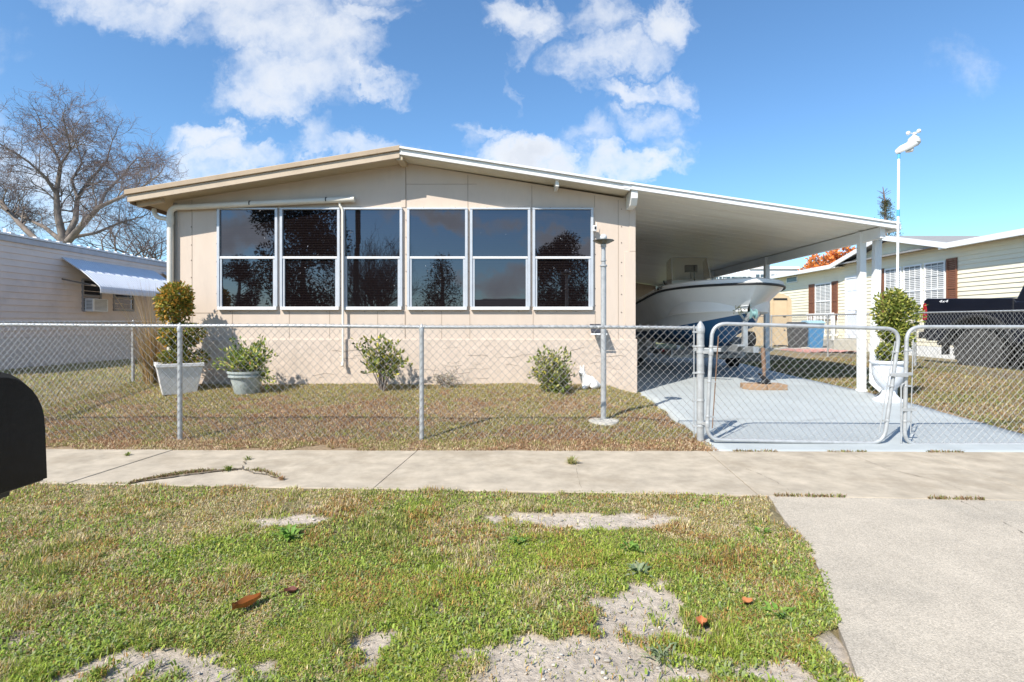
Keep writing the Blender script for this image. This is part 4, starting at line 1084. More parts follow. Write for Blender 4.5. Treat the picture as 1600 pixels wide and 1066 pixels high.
GV = [(.095,.12,.022),(.15,.17,.032),(.22,.22,.05),(.06,.08,.016),(.29,.26,.07)]
for (px_, py_, r, rz_, n) in ((1399,474,.15,.20,600),(1398,492,.245,.25,2000),(1395,519,.225,.21,1600),(1384,551,.165,.14,900),(1403,546,.11,.15,220)):
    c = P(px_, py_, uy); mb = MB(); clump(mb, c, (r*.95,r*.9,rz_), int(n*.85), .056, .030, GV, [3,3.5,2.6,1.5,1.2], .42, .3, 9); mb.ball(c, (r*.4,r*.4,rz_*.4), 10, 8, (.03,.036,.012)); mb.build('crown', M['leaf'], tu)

# ------------------------------------------------------------------ light pole, statue, wall gadgets
lx, ly = 1.093, 6.5; zz = T(lx, ly)
lp = thing('lamp_post', (lx, ly, zz), 'galvanised pole with a glass ball light and saucer shade on the front lawn', 'lamp post')
zt = CH+(CY-382)/F*ly
mb = MB(); mb.tube([(lx,ly,zz-.05),(lx,ly,zt-.25)], .033, 16); mb.build('pole', M['galv'], lp, smooth=40)
mb = MB(); mb.tube([(lx,ly,zt-.25),(lx,ly,zt-.01)], .026, 14); mb.lathe([(.037,-.27),(.043,-.265),(.043,-.25),(.030,-.24)], (lx,ly,zt), 16); mb.lathe([(.026,-.205),(.034,-.2),(.034,-.185),(.026,-.18)], (lx,ly,zt), 16); mb.lathe([(.026,-.04),(.034,-.03),(.034,-.0),(.02,.01)], (lx,ly,zt), 16); mb.build('neck', M['galv'], lp, smooth=40)
mb = MB(); mb.lathe([(.02,-.005),(.06,.008),(.125,.04),(.128,.045),(.122,.05),(.05,.038),(.0,.036)], (lx,ly,zt), 24); mb.build('saucer_shade', mat('smoked_shade', (.14,.145,.13), .25, metal=.4), lp, smooth=40)
mb = MB(); mb.ball((lx,ly,zt+.082), .042, 18, 12); mb.build('globe', mat('frosted_globe', (.62,.62,.60), .22, var=.05), lp, smooth=True)
mb = MB(); mb.lathe([(.0,.03),(.12,.028),(.19,.02),(.21,-.03)], (lx,ly,zz-.002), 22)
V = mb.v[0]; V[:,0] = lx+(V[:,0]-lx)*.95; V += rng.normal(0,.004,V.shape); mb.build('footing', M['stone'], lp, smooth=40)

sx_, sy_ = 1.16, 8.28; zz = T(sx_, sy_)
stt = thing('animal_statue', (sx_, sy_, zz), 'small white statue of a lying animal with upright ears by the skirt', 'statue')
bm_me = bpy.data.meshes.new('body'); 
pts = [(.12,0,.09),(.05,0,.11),(-.03,0,.12),(-.075,-.01,.18),(-.09,-.02,.245),(-.115,-.05,.25),(-.135,-.085,.235), # tail end -> head
       (-.075,0,.30),(-.07,0,.365),(-.11,.0,.30),(-.118,.0,.36), (-.06,-.06,.05),(-.10,-.12,.02),(.09,-.07,.06),(.02,-.10,.03),(.17,0,.04)]
ed = [(0,1),(1,2),(2,3),(3,4),(4,5),(5,6),(4,7),(7,8),(4,9),(9,10),(2,11),(11,12),(0,13),(13,14),(0,15)]
rad = [.085,.09,.085,.055,.052,.042,.024,.020,.007,.020,.007,.04,.025,.06,.03,.04]
bm_me.from_pydata([(p[0],p[1],p[2]) for p in pts], ed, []); so = bpy.data.objects.new('body', bm_me); COL.objects.link(so); so.parent = stt
sk = so.modifiers.new('skin','SKIN'); 
for i, v in enumerate(bm_me.skin_vertices[0].data if bm_me.skin_vertices else []): v.radius = (rad[i], rad[i])
if not bm_me.skin_vertices:
    pass
sk.use_smooth_shade = True; ss = so.modifiers.new('smooth','SUBSURF'); ss.levels = 2; ss.render_levels = 2
bm_me.materials.append(M['statue'])
# solar panel and camera on the wall
spn = thing('solar_panel', (1.33, YF-.05, 1.17), 'small tilted solar panel fixed low on the wall beside the lamp post', 'solar panel')
c = Vector(P(936, 513, YF-.17))
mb = MB(); mb.prism([(c.y-.08,c.z-.06),(c.y-.075,c.z-.075),(c.y+.10,c.z+.05),(c.y+.095,c.z+.065)], 'x', c.x-.13, c.x+.10); mb.build('panel', M['solar'], spn, fixn=True)
mb = MB(); mb.box((c.x-.14,c.y-.09,c.z-.10),(c.x+.11,c.y-.078,c.z-.078)); mb.beam((c.x-.01,c.y,c.z-.03),(c.x-.01,YF-.028,c.z-.09),.02,.02); mb.build('bracket', M['white2'], spn)
cm = thing('security_camera', (1.31, YF-.05, 2.77), 'small white security camera on the wall beside the last window', 'camera')
c = Vector(P(929.5, 357, YF-.10))
mb = MB(); mb.box((c.x-.032,c.y-.03,c.z-.045),(c.x+.026,c.y+.04,c.z+.045)); mb.build('housing', M['white2'], cm, bevel=.01)
mb = MB(); mb.box((c.x-.012,c.y-.034,c.z-.022),(c.x+.016,c.y-.028,c.z+.026)); mb.build('lens', M['trim'], cm)
mb = MB(); mb.beam((c.x,c.y+.03,c.z-.01),(c.x+.01,YF-.0,c.z-.01),.02,.02); mb.tube([(c.x+.024,c.y+.02,c.z+.04),(c.x+.026,c.y+.02,c.z+.10)], .004, 6); mb.build('mount', M['white2'], cm)
wx_ = thing('weather_station', (5.92, 8.15, T(5.92,8.15)), 'white weather station with spinning cups on a tall thin pole by the carport', 'weather station')
wz = CH+(CY-238)/F*8.15; wX = px2x(1404.5, 8.15); wb = px2x(1400, 8.15)
mb = MB(); mb.tube([(wb,8.15,T(5.9,8.15)-.05),(wX,8.15,wz)], .018, 10); mb.build('pole', M['white2'], wx_, smooth=40)
mb = MB(); z1 = CH+(CY-333)/F*8.15; xm_ = wb+(wX-wb)*(z1/wz); mb.tube([(xm_,8.15,z1-.05),(xm_,8.15,z1+.05)], .021, 10); mb.tube([(wX,8.15,wz-.10),(wX,8.15,wz-.03)], .0205, 10); mb.build('tape_band', M['tape'], wx_, smooth=40)
mb = MB(); mb.tube([(wX,8.15,wz-.03),(wX,8.15,wz+.02)], .021, 10); mb.build('pole_clamp', M['dark'], wx_, smooth=40)
q = lambda px, py: P(px, py, 8.15)
mb = MB(); c = q(1403, 235); e = q(1434, 222)
N_ = 20; V = []; rows = []
for (k, dz_, sc_) in ((0,-.055,.80),(1,-.035,.93),(2,.0,1.0),(3,.018,.96),(4,.05,.66),(5,.058,.2)):
    row = []
    for a in np.linspace(0, 2*math.pi, N_, endpoint=False):
        ca, sa = math.cos(a), math.sin(a); L_ = (e[0]-c[0])/2
        bx = (c[0]+e[0])/2 + (L_+.045)*sc_*ca; by = 8.15 + (.085 if ca > .2 else .085*(1-.35*abs(ca)))*sc_*sa
        slope = (e[2]-c[2])/(e[0]-c[0]); row.append((bx, by, (c[2]+e[2])/2 + slope*(bx-(c[0]+e[0])/2) + dz_))
    rows.append(row+[row[0]])
mb.grid(np.array(rows)); hd = mb.build('sensor_body', M['station'], wx_, smooth=50, fixn=True)
cc = q(1428, 219); mb = MB(); mb.lathe([(.085,-.045),(.088,-.01),(.075,.0),(.078,.02),(.06,.035),(.03,.06),(.012,.075),(.012,.10)], (cc[0],8.15,cc[2]), 18); mb.build('dome', M['station'], hd, smooth=40)
cl = q(1421, 232); mb = MB(); mb.lathe([(.0,-.05),(.05,-.05),(.055,-.03),(.055,.03)], (cl[0],8.15,cl[2]), 16); mb.build('rain_sensor', M['station'], hd, smooth=40)
for k in range(3):
    a = 2.9 + k*2.094; cxp = (cc[0]+.075*math.cos(a), 8.15+.075*math.sin(a), cc[2]+.11)
    mb = MB(); mb.ball(cxp, (.03,.03,.03), 12, 8); mb.tube([(cc[0],8.15,cc[2]+.10), cxp], .006, 6); mb.build('wind_cup', M['station'], hd, smooth=True)
mb = MB(); mb.tube([(e[0]-.03,8.15,e[2]-.03),(e[0]+.03,8.15,e[2]-.02)], .006, 6); mb.build('vane_arm', M['screw'], hd)

# ------------------------------------------------------------------ lap siding wall facing along X
def siding(mb, X, Y0, Y1, z0, z1, course=.115, sg=1, top=None, lap=.02):
    """clapboards on the plane x = X facing sg; top(z) -> (ya, yb) trims the courses"""
    z = z0
    while z < z1-1e-6:
        zt_ = min(z+course, z1); a, b = (Y0, Y1)
        if top:
            ra = top(z); rb = top(zt_)
            if ra is None: break
            if rb is None: rb = ((ra[0]+ra[1])/2,)*2
        else: ra = rb = (a, b)
        v = [(X+sg*lap, ra[0], z), (X+sg*lap, ra[1], z), (X+sg*.001, rb[1], zt_), (X+sg*.001, rb[0], zt_), (X, ra[0], z), (X, ra[1], z)]
        mb.add(v, [(0,1,2,3),(0,4,5,1)]); z = zt_
# ------------------------------------------------------------------ left neighbour
NX = -10.4
nl = thing('neighbour_home', (NX-2, 14, .2), 'lavender grey sided mobile home with a white awning across the side lawn', 'home')
ez = 2.98
mb = MB(); mb.box((NX-6.8, 8.0, .1), (NX-.001, 27.5, ez)); siding(mb, NX, 8.0, 27.5, .98, ez, .135, 1); w_ = mb.build('wall', M['lav'], nl)
mb = MB(); mb.box((NX-6.78, 8.02, .0), (NX+.03, 27.4, .97))
for i in range(48): mb.box((NX+.03, 8.1+i*.4, .05), (NX+.036, 8.125+i*.4, .955))
mb.box((NX+.03, 8.02, .60),(NX+.035,27.4,.615)); mb.build('skirt', M['lavskirt'], nl)
mb = MB(); mb.box((NX+.0, 7.9, ez-.02), (NX+.05, 27.6, ez+.10)); fa = mb.build('fascia', mat('grey_fascia', (.47,.47,.50), .5), nl, bevel=.01)
mb = MB(); mb.prism([(NX-7.0,3.08),(NX-3.4,3.52),(NX+.07,3.085),(NX+.07,3.125),(NX-3.4,3.56),(NX-7.0,3.12)], 'y', 7.85, 27.7)
for i in range(66): mb.box((NX+.0, 7.9+i*.3, 3.085), (NX+.082, 7.99+i*.3, 3.150))
rf = mb.build('roof', M['whiteroof'], nl, fixn=True)
mb = MB(); c = P(33, 358, NX/((33-CX)/F)); mb.tube([(NX-.3, 11.5, 3.1),(NX-.3, 11.5, 3.27)], .04, 10); mb.build('vent_pipe', M['whiteroof'], rf)
def ny(px): return NX*F/(px-CX)
for (a, b, zt_, zb_) in ((127,157,2.36,1.56),(176,208,2.32,1.60),(246,262,2.5,1.6)):
    ya, yb = ny(a), ny(b); mb = MB()
    mb.box((NX, ya, zb_), (NX+.04, ya+.04, zt_)); mb.box((NX, yb-.04, zb_), (NX+.04, yb, zt_)); mb.box((NX, ya+.041, zt_-.04), (NX+.042, yb-.041, zt_)); mb.box((NX, ya+.041, zb_), (NX+.05, yb-.041, zb_+.05)); mb.box((NX, ya+.041, (zb_+zt_)/2-.02), (NX+.035, yb-.041, (zb_+zt_)/2+.02))
    f_ = mb.build('window', mat('lavender_window_frame', (.34,.33,.34), .5), nl)
    mb = MB(); mb.box((NX+.005, ya+.042, zb_+.051), (NX+.018, yb-.042, zt_-.041)); mb.build('pane', M['glass'], f_)
def awning(ya, yb):
    prof_a = [(NX+.02,2.80),(NX+.53,2.46),(NX+.84,2.19),(NX+.90,2.13),(NX+.915,2.07),(NX+.915,1.99)]
    th = [(x-.012, z-.02) for x, z in prof_a[::-1]]
    mb = MB(); mb.prism(prof_a+th, 'y', ya, yb)
    n = int((yb-ya)/.085)
    for i in range(n+1):
        y = ya+(yb-ya)*i/n
        for (p, q_) in zip(prof_a[:-1], prof_a[1:]): mb.beam((p[0]+.002,y,p[1]+.002),(q_[0]+.002,y,q_[1]+.002),.03,.007)
    a_ = mb.build('awning', M['awn'], nl, fixn=True)
    mb = MB()
    for y in (ya+.02, yb-.02): mb.beam((NX+.0,y,2.3),(NX+.80,y,2.14),.03,.03); mb.add([(NX+.02,y,2.78),(NX+.82,y,2.04),(NX+.02,y,2.18)], [(0,1,2)]) if False else None
    mb.build('awning_arm', M['screw'], a_)
awning(12.55, 15.75); awning(16.15, 18.6)
ac = thing('air_conditioner', (NX+.15, 13.35, 1.6), 'white window air conditioner sticking out under the awning', 'air conditioner')
ya, yb = ny(130), ny(160); mb = MB(); mb.box((NX+.03, ya, 1.56), (NX+.24, yb-.12, 1.88)); bx_ = mb.build('case', M['white2'], ac, bevel=.015)
mb = MB()
for i in range(9): mb.box((NX+.2405, ya+.05, 1.60+i*.03), (NX+.246, yb-.17, 1.612+i*.03))
for i in range(7): mb.box((NX+.08, ya-.004, 1.62+i*.035), (NX+.22, ya-.0005, 1.635+i*.035))
mb.build('grille', M['blindgap'], ac)

# ------------------------------------------------------------------ right neighbour
EX = 12.2
nr_ = thing('neighbour_home', (EX+3, 18, .2), 'cream sided house with brown shutters and a cross gable beyond the carport', 'home')
def ey(px): return EX*F/(px-CX)
ez = 3.42; Y0, Y1 = 12.8, 30.0; gy0, gy1 = ey(1490), ey(1319); gpk = 4.0; gm = (gy0+gy1)/2
mb = MB(); mb.box((EX+.001, Y0, .1), (EX+8, Y1, ez)); siding(mb, EX, Y0, Y1, .62, ez, .118, -1)
def gtop(z):
    t = (z-ez)/(gpk-ez)
    if t >= 1: return None
    return (gy0+(gm-gy0)*t, gy1+(gm-gy1)*t)
siding(mb, EX, gy0, gy1, ez, gpk, .118, -1, gtop)
mb.build('wall', M['yellow'], nr_)
mb = MB(); mb.box((EX-.02, Y0+.02, 0), (EX+7.9, Y1-.1, .61))
for i in range(40): mb.box((EX-.024, Y0+.1+i*.43, .05), (EX-.018, Y0+.115+i*.43, .6))
mb.build('skirt', M['white2'], nr_)
mb = MB(); mb.prism([(EX-.35,ez-.01),(EX+4.1,ez+.80),(EX+8.3,ez-.01),(EX+8.3,ez+.04),(EX+4.1,ez+.87),(EX-.35,ez+.04)], 'y', Y0-.35, Y1+.3); rf = mb.build('roof', M['roofgrey'], nr_, fixn=True)
mb = MB()
mb.box((EX-.39, Y0-.38, ez-.10), (EX-.352, gy0+.05, ez+.05)); mb.box((EX-.39, gy1-.05, ez-.10), (EX-.352, Y1+.3, ez+.05))
mb.box((EX-.35, Y0-.33, ez-.06), (EX-.01, gy0, ez-.045)); mb.box((EX-.35, gy1, ez-.06), (EX-.01, Y1, ez-.045))
mb.build('fascia', M['white2'], rf, bevel=.008)
mb = MB(); e_ = .25
mb.prism([(gy0-e_,ez-.03),(gm,gpk+.05),(gy1+e_,ez-.03),(gy1+e_,ez+.02),(gm,gpk+.10),(gy0-e_,ez+.02)], 'x', EX-.36, EX+4.1); mb.build('roof_gable', M['roofgrey'], rf, fixn=True)
mb = MB(); 
for s0, s1 in ((gy0-e_, gm), (gy1+e_, gm)):
    mb.beam((EX-.385, s0, ez-.03), (EX-.385, s1, gpk+.045), .05, .15, up=(0,0,1))
mb.build('rake_board', M['white2'], rf)
def hung(ya, yb, zb_, zt_, rows=2, nm='window'):
    ya, yb = min(ya,yb), max(ya,yb); mb = MB(); f = .045; X = EX-.05
    mb.box((X, ya, zb_), (EX, ya+f, zt_)); mb.box((X, yb-f, zb_), (EX, yb, zt_)); mb.box((X-.002, ya+f, zt_-f), (EX, yb-f, zt_)); mb.box((X-.015, ya+f, zb_), (EX, yb-f, zb_+f))
    zm_ = (zb_+zt_)/2; mb.box((X-.002, ya+f, zm_-.025), (EX, yb-f, zm_+.025))
    w = mb.build(nm, M['white2'], nr_)
    mb = MB(); mb.box((EX-.026, ya+f, zb_+f), (EX-.014, yb-f, zt_-f)); mb.build('pane', M['blindgap'], w)
    mb = MB(); n = int((zt_-zb_-2*f)/.055)
    for i in range(n):
        z = zb_+f+.01+i*.055; mb.box((EX-.034, ya+f+.01, z), (EX-.028, yb-f-.01, z+.036))
    mb.build('blind', M['blind'], w)
    mb = MB()
    for t in (1/3, 2/3): mb.box((EX-.046, ya+f+(yb-ya-2*f)*t-.009, zb_+f), (EX-.038, ya+f+(yb-ya-2*f)*t+.009, zt_-f))
    for z in (zm_+(zt_-zm_)*.5, zb_+(zm_-zb_)*.5): mb.box((EX-.0465, ya+f, z-.008), (EX-.0385, yb-f, z+.008))
    mb.build('glazing_bar', M['white2'], w)
def shutter(ya, yb, zb_, zt_):
    ya, yb = min(ya,yb), max(ya,yb); mb = MB(); X = EX-.045
    mb.box((X, ya, zb_), (EX-.015, ya+.05, zt_)); mb.box((X, yb-.05, zb_), (EX-.015, yb, zt_))
    for z in (zb_, (zb_+zt_)/2-.03, zt_-.06): mb.box((X+.001, ya+.05, z), (EX-.015, yb-.05, z+.06))
    s_ = mb.build('shutter', M['shutter'], nr_)
    mb = MB(); z = zb_+.07
    while z < zt_-.08:
        mb.prism([(EX-.038, z), (EX-.02, z+.045), (EX-.016, z+.045), (EX-.034, z)], 'y', ya+.051, yb-.051); z += .05
    mb.build('louvre', M['shutter'], s_)
hung(ey(1275), ey(1300), 1.45, 2.86); shutter(ey(1265), ey(1273.5), 1.42, 2.88); shutter(ey(1301), ey(1310), 1.42, 2.88)
for a, b in ((1384,1410),(1413.5,1442),(1446,1479)): hung(ey(a), ey(b), 1.48, 3.05)
shutter(ey(1370), ey(1382.5), 1.45, 3.08); shutter(ey(1480.5), ey(1497), 1.45, 3.08)
mb = MB(); ya, yb = ey(1343), ey(1324); mb.box((EX-.05, ya-.07, .75), (EX, ya, 2.98)); mb.box((EX-.05, yb, .75), (EX, yb+.07, 2.98)); mb.box((EX-.052, ya, 2.90), (EX, yb, 2.98))
df = mb.build('door_frame', M['white2'], nr_)
mb = MB(); mb.box((EX-.035, ya+.002, .75), (EX-.01, yb-.002, 2.895))
for zz0 in (.9, 1.75, 2.45):
    for t in (.12, .55): mb.box((EX-.043, ya+(yb-ya)*t, zz0), (EX-.0352, ya+(yb-ya)*(t+.33), zz0+.36), )
dd = mb.build('door', M['doorp'], nr_, bevel=.006)
mb = MB(); mb.ball((EX-.07, ya+.08, 1.75), .035, 10, 8); mb.build('handle', M['galv'], dd)
mb = MB(); ya, yb = ey(1247), ey(1230); mb.box((EX-.04, ya, 3.06), (EX, yb, 3.33)); vw = mb.build('window', M['white2'], nr_); mb = MB(); mb.box((EX-.046, ya+.05, 3.10), (EX-.0405, yb-.05, 3.29)); mb.build('pane', M['farglass'], vw)

stp = thing('entry_steps', (11.5, 19.6, .25), 'white railed entry landing below the white door of the cream house', 'steps')
mb = MB(); mb.box((11.0, 18.6, .1), (EX-.03, 20.3, .72)); mb.build('landing', M['stone'], stp)
mb = MB()
for y in (20.3,):
    mb.beam((11.0,y,1.62),(EX-.05,y,1.62),.05,.05); mb.beam((11.0,y,.85),(EX-.05,y,.85),.04,.04)
    for i in range(10): mb.box((11.02+i*.125, y-.012, .86), (11.045+i*.125, y+.012, 1.60))
mb.beam((11.0,20.3,1.62),(11.0,19.65,1.62),.05,.05); mb.beam((11.0,18.65,1.62),(11.0,19.65,1.62),.04,.05)
for i in range(5): mb.box((10.99,19.7+i*.13,.72),(11.015,19.72+i*.13,1.6))
mb.box((10.97,18.62,.7),(11.03,18.68,1.65)); mb.build('railing', M['white2'], stp)

sh = thing('garden_shed', (10.3, 21.6, .3), 'tan resin storage shed with an arched top beyond the boat bow', 'shed')
ys_ = 21.2; xa = (1176-CX)/F*ys_; xb_ = (1237-CX)/F*ys_; xm_ = (xa+xb_)/2
top = [(xa,.3),(xb_,.3),(xb_,2.15)] + [(xm_+(xb_-xm_)*math.cos(a), 2.15+.34*math.sin(a)) for a in np.linspace(.15, math.pi-.15, 9)] + [(xa,2.15)]
mb = MB(); mb.prism(top, 'y', ys_, ys_+1.5); sb = mb.build('body', M['tanshed'], sh, fixn=True)
mb = MB(); da, db = (1209-CX)/F*ys_, (1229-CX)/F*ys_
for i in range(14): mb.box((xa+.04+i*(xb_-xa-.08)/14, ys_-.012, .4), (xa+.07+i*(xb_-xa-.08)/14, ys_-.001, 2.1))
mb.build('rib', M['tanshed'], sb)
mb = MB(); mb.box((da, ys_-.03, .45), (db, ys_-.013, 2.18)); dd = mb.build('door', M['tanshed'], sh); mb = MB(); mb.box((db-.16, ys_-.06, 1.55), (db-.06, ys_-.031, 1.60)); mb.box((db-.12, ys_-.05, 1.0), (db-.08, ys_-.031, 1.05)); mb.build('handle', M['trim'], dd)
mb = MB(); mb.box((da-.02, ys_-.02, 2.19), (db+.02, ys_-.0125, 2.27)); mb.box((da-.02, ys_-.02, .40), (db, ys_-.0125, .44)); mb.build('vent_gap', M['trim'], sh)
def bin_(x, y, w, h, body, lid, label):
    z = .27; t = thing('wheelie_bin', (x, y, z), label, 'bin'); mb = MB()
    r0 = [(x-w*.40,y-w*.42,z),(x+w*.40,y-w*.42,z),(x+w*.40,y+w*.42,z),(x-w*.40,y+w*.42,z)]; r1 = [(x-w/2,y-w/2,z+h),(x+w/2,y-w/2,z+h),(x+w/2,y+w/2,z+h),(x-w/2,y+w/2,z+h)]
    mb.add(r0+r1, [(0,3,2,1),(4,5,6,7),(0,1,5,4),(1,2,6,5),(2,3,7,6),(3,0,4,7)]); mb.box((x-w*.52,y-w*.52,z+h*.94),(x+w*.52,y+w*.52,z+h*.965)); mb.build('body', M[body], t, bevel=.02)
    mb = MB(); mb.prism([(y-w*.56,z+h+.004),(y-w*.56,z+h+.05),(y-w*.2,z+h+.11),(y+w*.3,z+h+.11),(y+w*.56,z+h+.05),(y+w*.56,z+h+.004)], 'x', x-w*.54, x+w*.54); mb.build('lid', M[lid], t, bevel=.015)
    mb = MB(); mb.tube([(x-w*.45,y+w*.62,z+h*.97),(x+w*.45,y+w*.62,z+h*.97)], .018, 8); mb.build('handle', M[body], t)
    for sg in (-1,1): mb = MB(); mb.lathe([(.02,-.03),(.11,-.03),(.12,0),(.11,.03),(.02,.03)], (x+sg*w*.42, y+w*.42, z+.12), 14, axis='x'); mb.build('wheel', M['dark'], t, smooth=40)
bin_(10.17, 18.4, .52, 1.0, 'binblue', 'binlid', 'blue wheeled bin with a pale lid against the cream house')
bin_(9.68, 18.45, .50, .95, 'bindark', 'bindark', 'charcoal wheeled bin next to the blue bin')
fb = thing('flower_bed', (9.4, 16.8, .3), 'strip of pink lava rock edged with pale stones by the cream house', 'flower bed')
mb = MB(); xx = np.linspace(8.45, 10.3, 50); yy = np.linspace(15.7, 17.5, 40); A, B = np.meshgrid(xx, yy, indexing='ij'); mb.grid(np.stack([A, B, .40+.08*fbm(A,B,6,3,3)+.03*rng.random(A.shape)-.25*sstep(.8,1,np.abs(A-9.37)/.93)], -1)); mb.f[4] = [q_[:, ::-1] for q_ in mb.f[4]]; mb.build('lava_rock', M['pink'], fb)
mb = MB()
for i in range(8): mb.box((8.45+i*.235, 17.52, .2), (8.67+i*.235, 17.7, .50+rnd.uniform(-.02,.02)))
mb.build('edging', M['stone'], fb, bevel=.02)

# ------------------------------------------------------------------ pickup
th = math.radians(65); hd_ = Vector((math.cos(th), -math.sin(th), 0)); lf = Vector((math.sin(th), math.cos(th), 0))
TZ = .27
# local: x forward from the tail, y to the left; rear right corner at (9.2,12.16)
rc = Vector((9.2, 12.16, 0)); TW = 1.96
org = rc + lf*(TW/2)
pk = thing('pickup_truck', (0,0,0), 'black lifted pickup truck parked beside the cream house behind the fence', 'truck')
pk.location = (org.x, org.y, TZ); pk.rotation_euler = (0, 0, -th)
TYRE = mat('truck_tyre_rubber', (.035,.034,.033), .8, var=.2, scale=12)
class LB(MB):
    def build(s, name, m, parent, **k):
        # geometry already in the truck's local frame
        o = MB.build(s, name, m, None, **k); o.parent = parent; return o
hw_ = TW/2
def profY(poly, y0, y1): mb = LB(); mb.prism(poly, 'y', y0, y1); return mb
# bed side / lower body with wheel arches
def arch(cx, r, n=10, z0=.62): return [(cx+r*math.cos(a), z0+r*math.sin(a)) for a in np.linspace(math.pi, 0, n)]
rwx, fwx, wr = 1.0, 4.5, .43
body = [(.05,.62),(rwx-.56,.62)] + arch(rwx,.56) + [(rwx+.56,.60),(fwx-.56,.60)] + arch(fwx,.56,10,.60) + [(5.75,.62),(5.9,.9),(5.88,1.22),(5.7,1.32),(4.3,1.42),(1.64,1.43),(1.60,1.50),(.06,1.555),(0,1.50),(0,.75)]
b0 = profY(body, -hw_, hw_).build('body', M['truck'], pk, fixn=True, bevel=.03)
mb = LB(); mb.prism([(1.58,1.40),(1.60,1.50),(1.80,2.0),(2.05,2.06),(3.5,2.06),(3.75,2.0),(4.3,1.40)], 'y', -hw_+.10, hw_-.10); cab = mb.build('cab', M['truck'], pk, fixn=True, bevel=.04)
mb = LB(); 
for sg in (-1,1): mb.prism([(2.3,1.50),(2.3,1.95),(3.45,1.95),(4.0,1.50)], 'y', min(sg*(hw_-.099), sg*(hw_-.092)), max(sg*(hw_-.099), sg*(hw_-.092)))
mb.build('window', M['farglass'], cab)
mb = LB(); mb.box((.1,-hw_+.1,1.44),(1.57,hw_-.1,1.488)); mb.build('bed_cover', M['trim'], pk, bevel=.015)
mb = LB(); mb.box((.25,-hw_+.33,.55),(5.5,hw_-.33,1.30)); mb.build('inner_wing', M['trim'], pk)
mb = LB(); mb.box((1.585,-hw_-.004,.72),(1.605,hw_+.004,1.49)); mb.build('cab_gap', M['trim'], b0)
for sg in (-1,1):
    mb = LB(); mb.prism([(-.02,1.06),(-.03,1.25),(-.01,1.44),(.05,1.46),(.075,1.30),(.07,1.08)], 'y', min(sg*(hw_-.16), sg*(hw_+.012)), max(sg*(hw_-.16), sg*(hw_+.012))); mb.build('tail_light', M['red'], pk, bevel=.02, fixn=True)
mb = LB(); mb.box((-.16,-hw_+.08,.66),(.02,hw_-.08,.82)); mb.box((-.1,-.3,.5),(.3,.3,.6)); mb.beam((.2,0,.6),(5.5,0,.6),1.2,.12); mb.build('rear_bumper', M['trim'], pk, bevel=.03)
for wxp in (rwx, fwx):
    for sg in (-1,1):
        w = bpy.data.objects.new('wheel', None); COL.objects.link(w); w.parent = pk; w.location = (wxp, sg*(hw_-.13), wr)
        mb = LB(); c0 = (0,0,0)
        mb.lathe([(.26,-.14),(.36,-.155),(.41,-.14),(wr,-.10),(wr,.10),(.41,.14),(.36,.155),(.26,.14)], c0, 36, axis='y')
        for k in range(30):
            a = 2*math.pi*k/30; mb.beam((wr*math.cos(a),-.13,wr*math.sin(a)),(wr*math.cos(a+.06),.13,wr*math.sin(a+.06)),.04,.022, up=(math.cos(a),0,math.sin(a)))
        mb.build('tyre', TYRE, w)
        mb = LB(); mb.lathe([(.0,-.06),(.06,-.07),(.09,-.05),(.24,-.06),(.26,-.13),(.27,-.13),(.27,.13),(.24,.06),(.09,.05),(.06,.07),(0,.06)], c0, 24, axis='y')
        for k in range(6):
            a = math.pi/3*k; mb.beam((.07*math.cos(a),sg*.07,.07*math.sin(a)),(.25*math.cos(a),sg*.10,.25*math.sin(a)),.05,.03, up=(0,1,0))
        mb.build('rim', M['rim'], w, smooth=40)
        mb = LB(); arcs = [(wxp+.60*math.cos(a), .60+.60*math.sin(a)) for a in np.linspace(math.pi*1.0, 0, 14)] + [(wxp+.53*math.cos(a), .60+.53*math.sin(a)) for a in np.linspace(0, math.pi*1.0, 14)]
        ya, yb = sorted((sg*(hw_-.03), sg*(hw_+.06))); mb.prism(arcs, 'y', ya, yb); mb.build('fender_flare', M['trim'], pk, fixn=True, bevel=.012)
        mb = LB(); mb.box((wxp-.66,sg*(hw_-.28) if sg > 0 else -hw_+.02,.32),(wxp-.63,sg*(hw_-.02) if sg > 0 else -hw_+.28,.66)); mb.build('mud_flap', M['trim'], pk)
cu = bpy.data.curves.new('f', 'FONT'); cu.body = '4x4'; cu.size = .10; cu.extrude = .003; cu.shear = .25
to = bpy.data.objects.new('t', cu); COL.objects.link(to); me = bpy.data.meshes.new_from_object(to.evaluated_get(bpy.context.evaluated_depsgraph_get())); bpy.data.objects.remove(to)
for v in me.vertices: v.co = Vector((v.co.x*1.15+.30, -hw_-.003-v.co.z, v.co.y*.8+1.455))
me.materials.clear(); me.materials.append(M['chrome']); lo_ = bpy.data.objects.new('badge_lettering', me); COL.objects.link(lo_); lo_.parent = pk

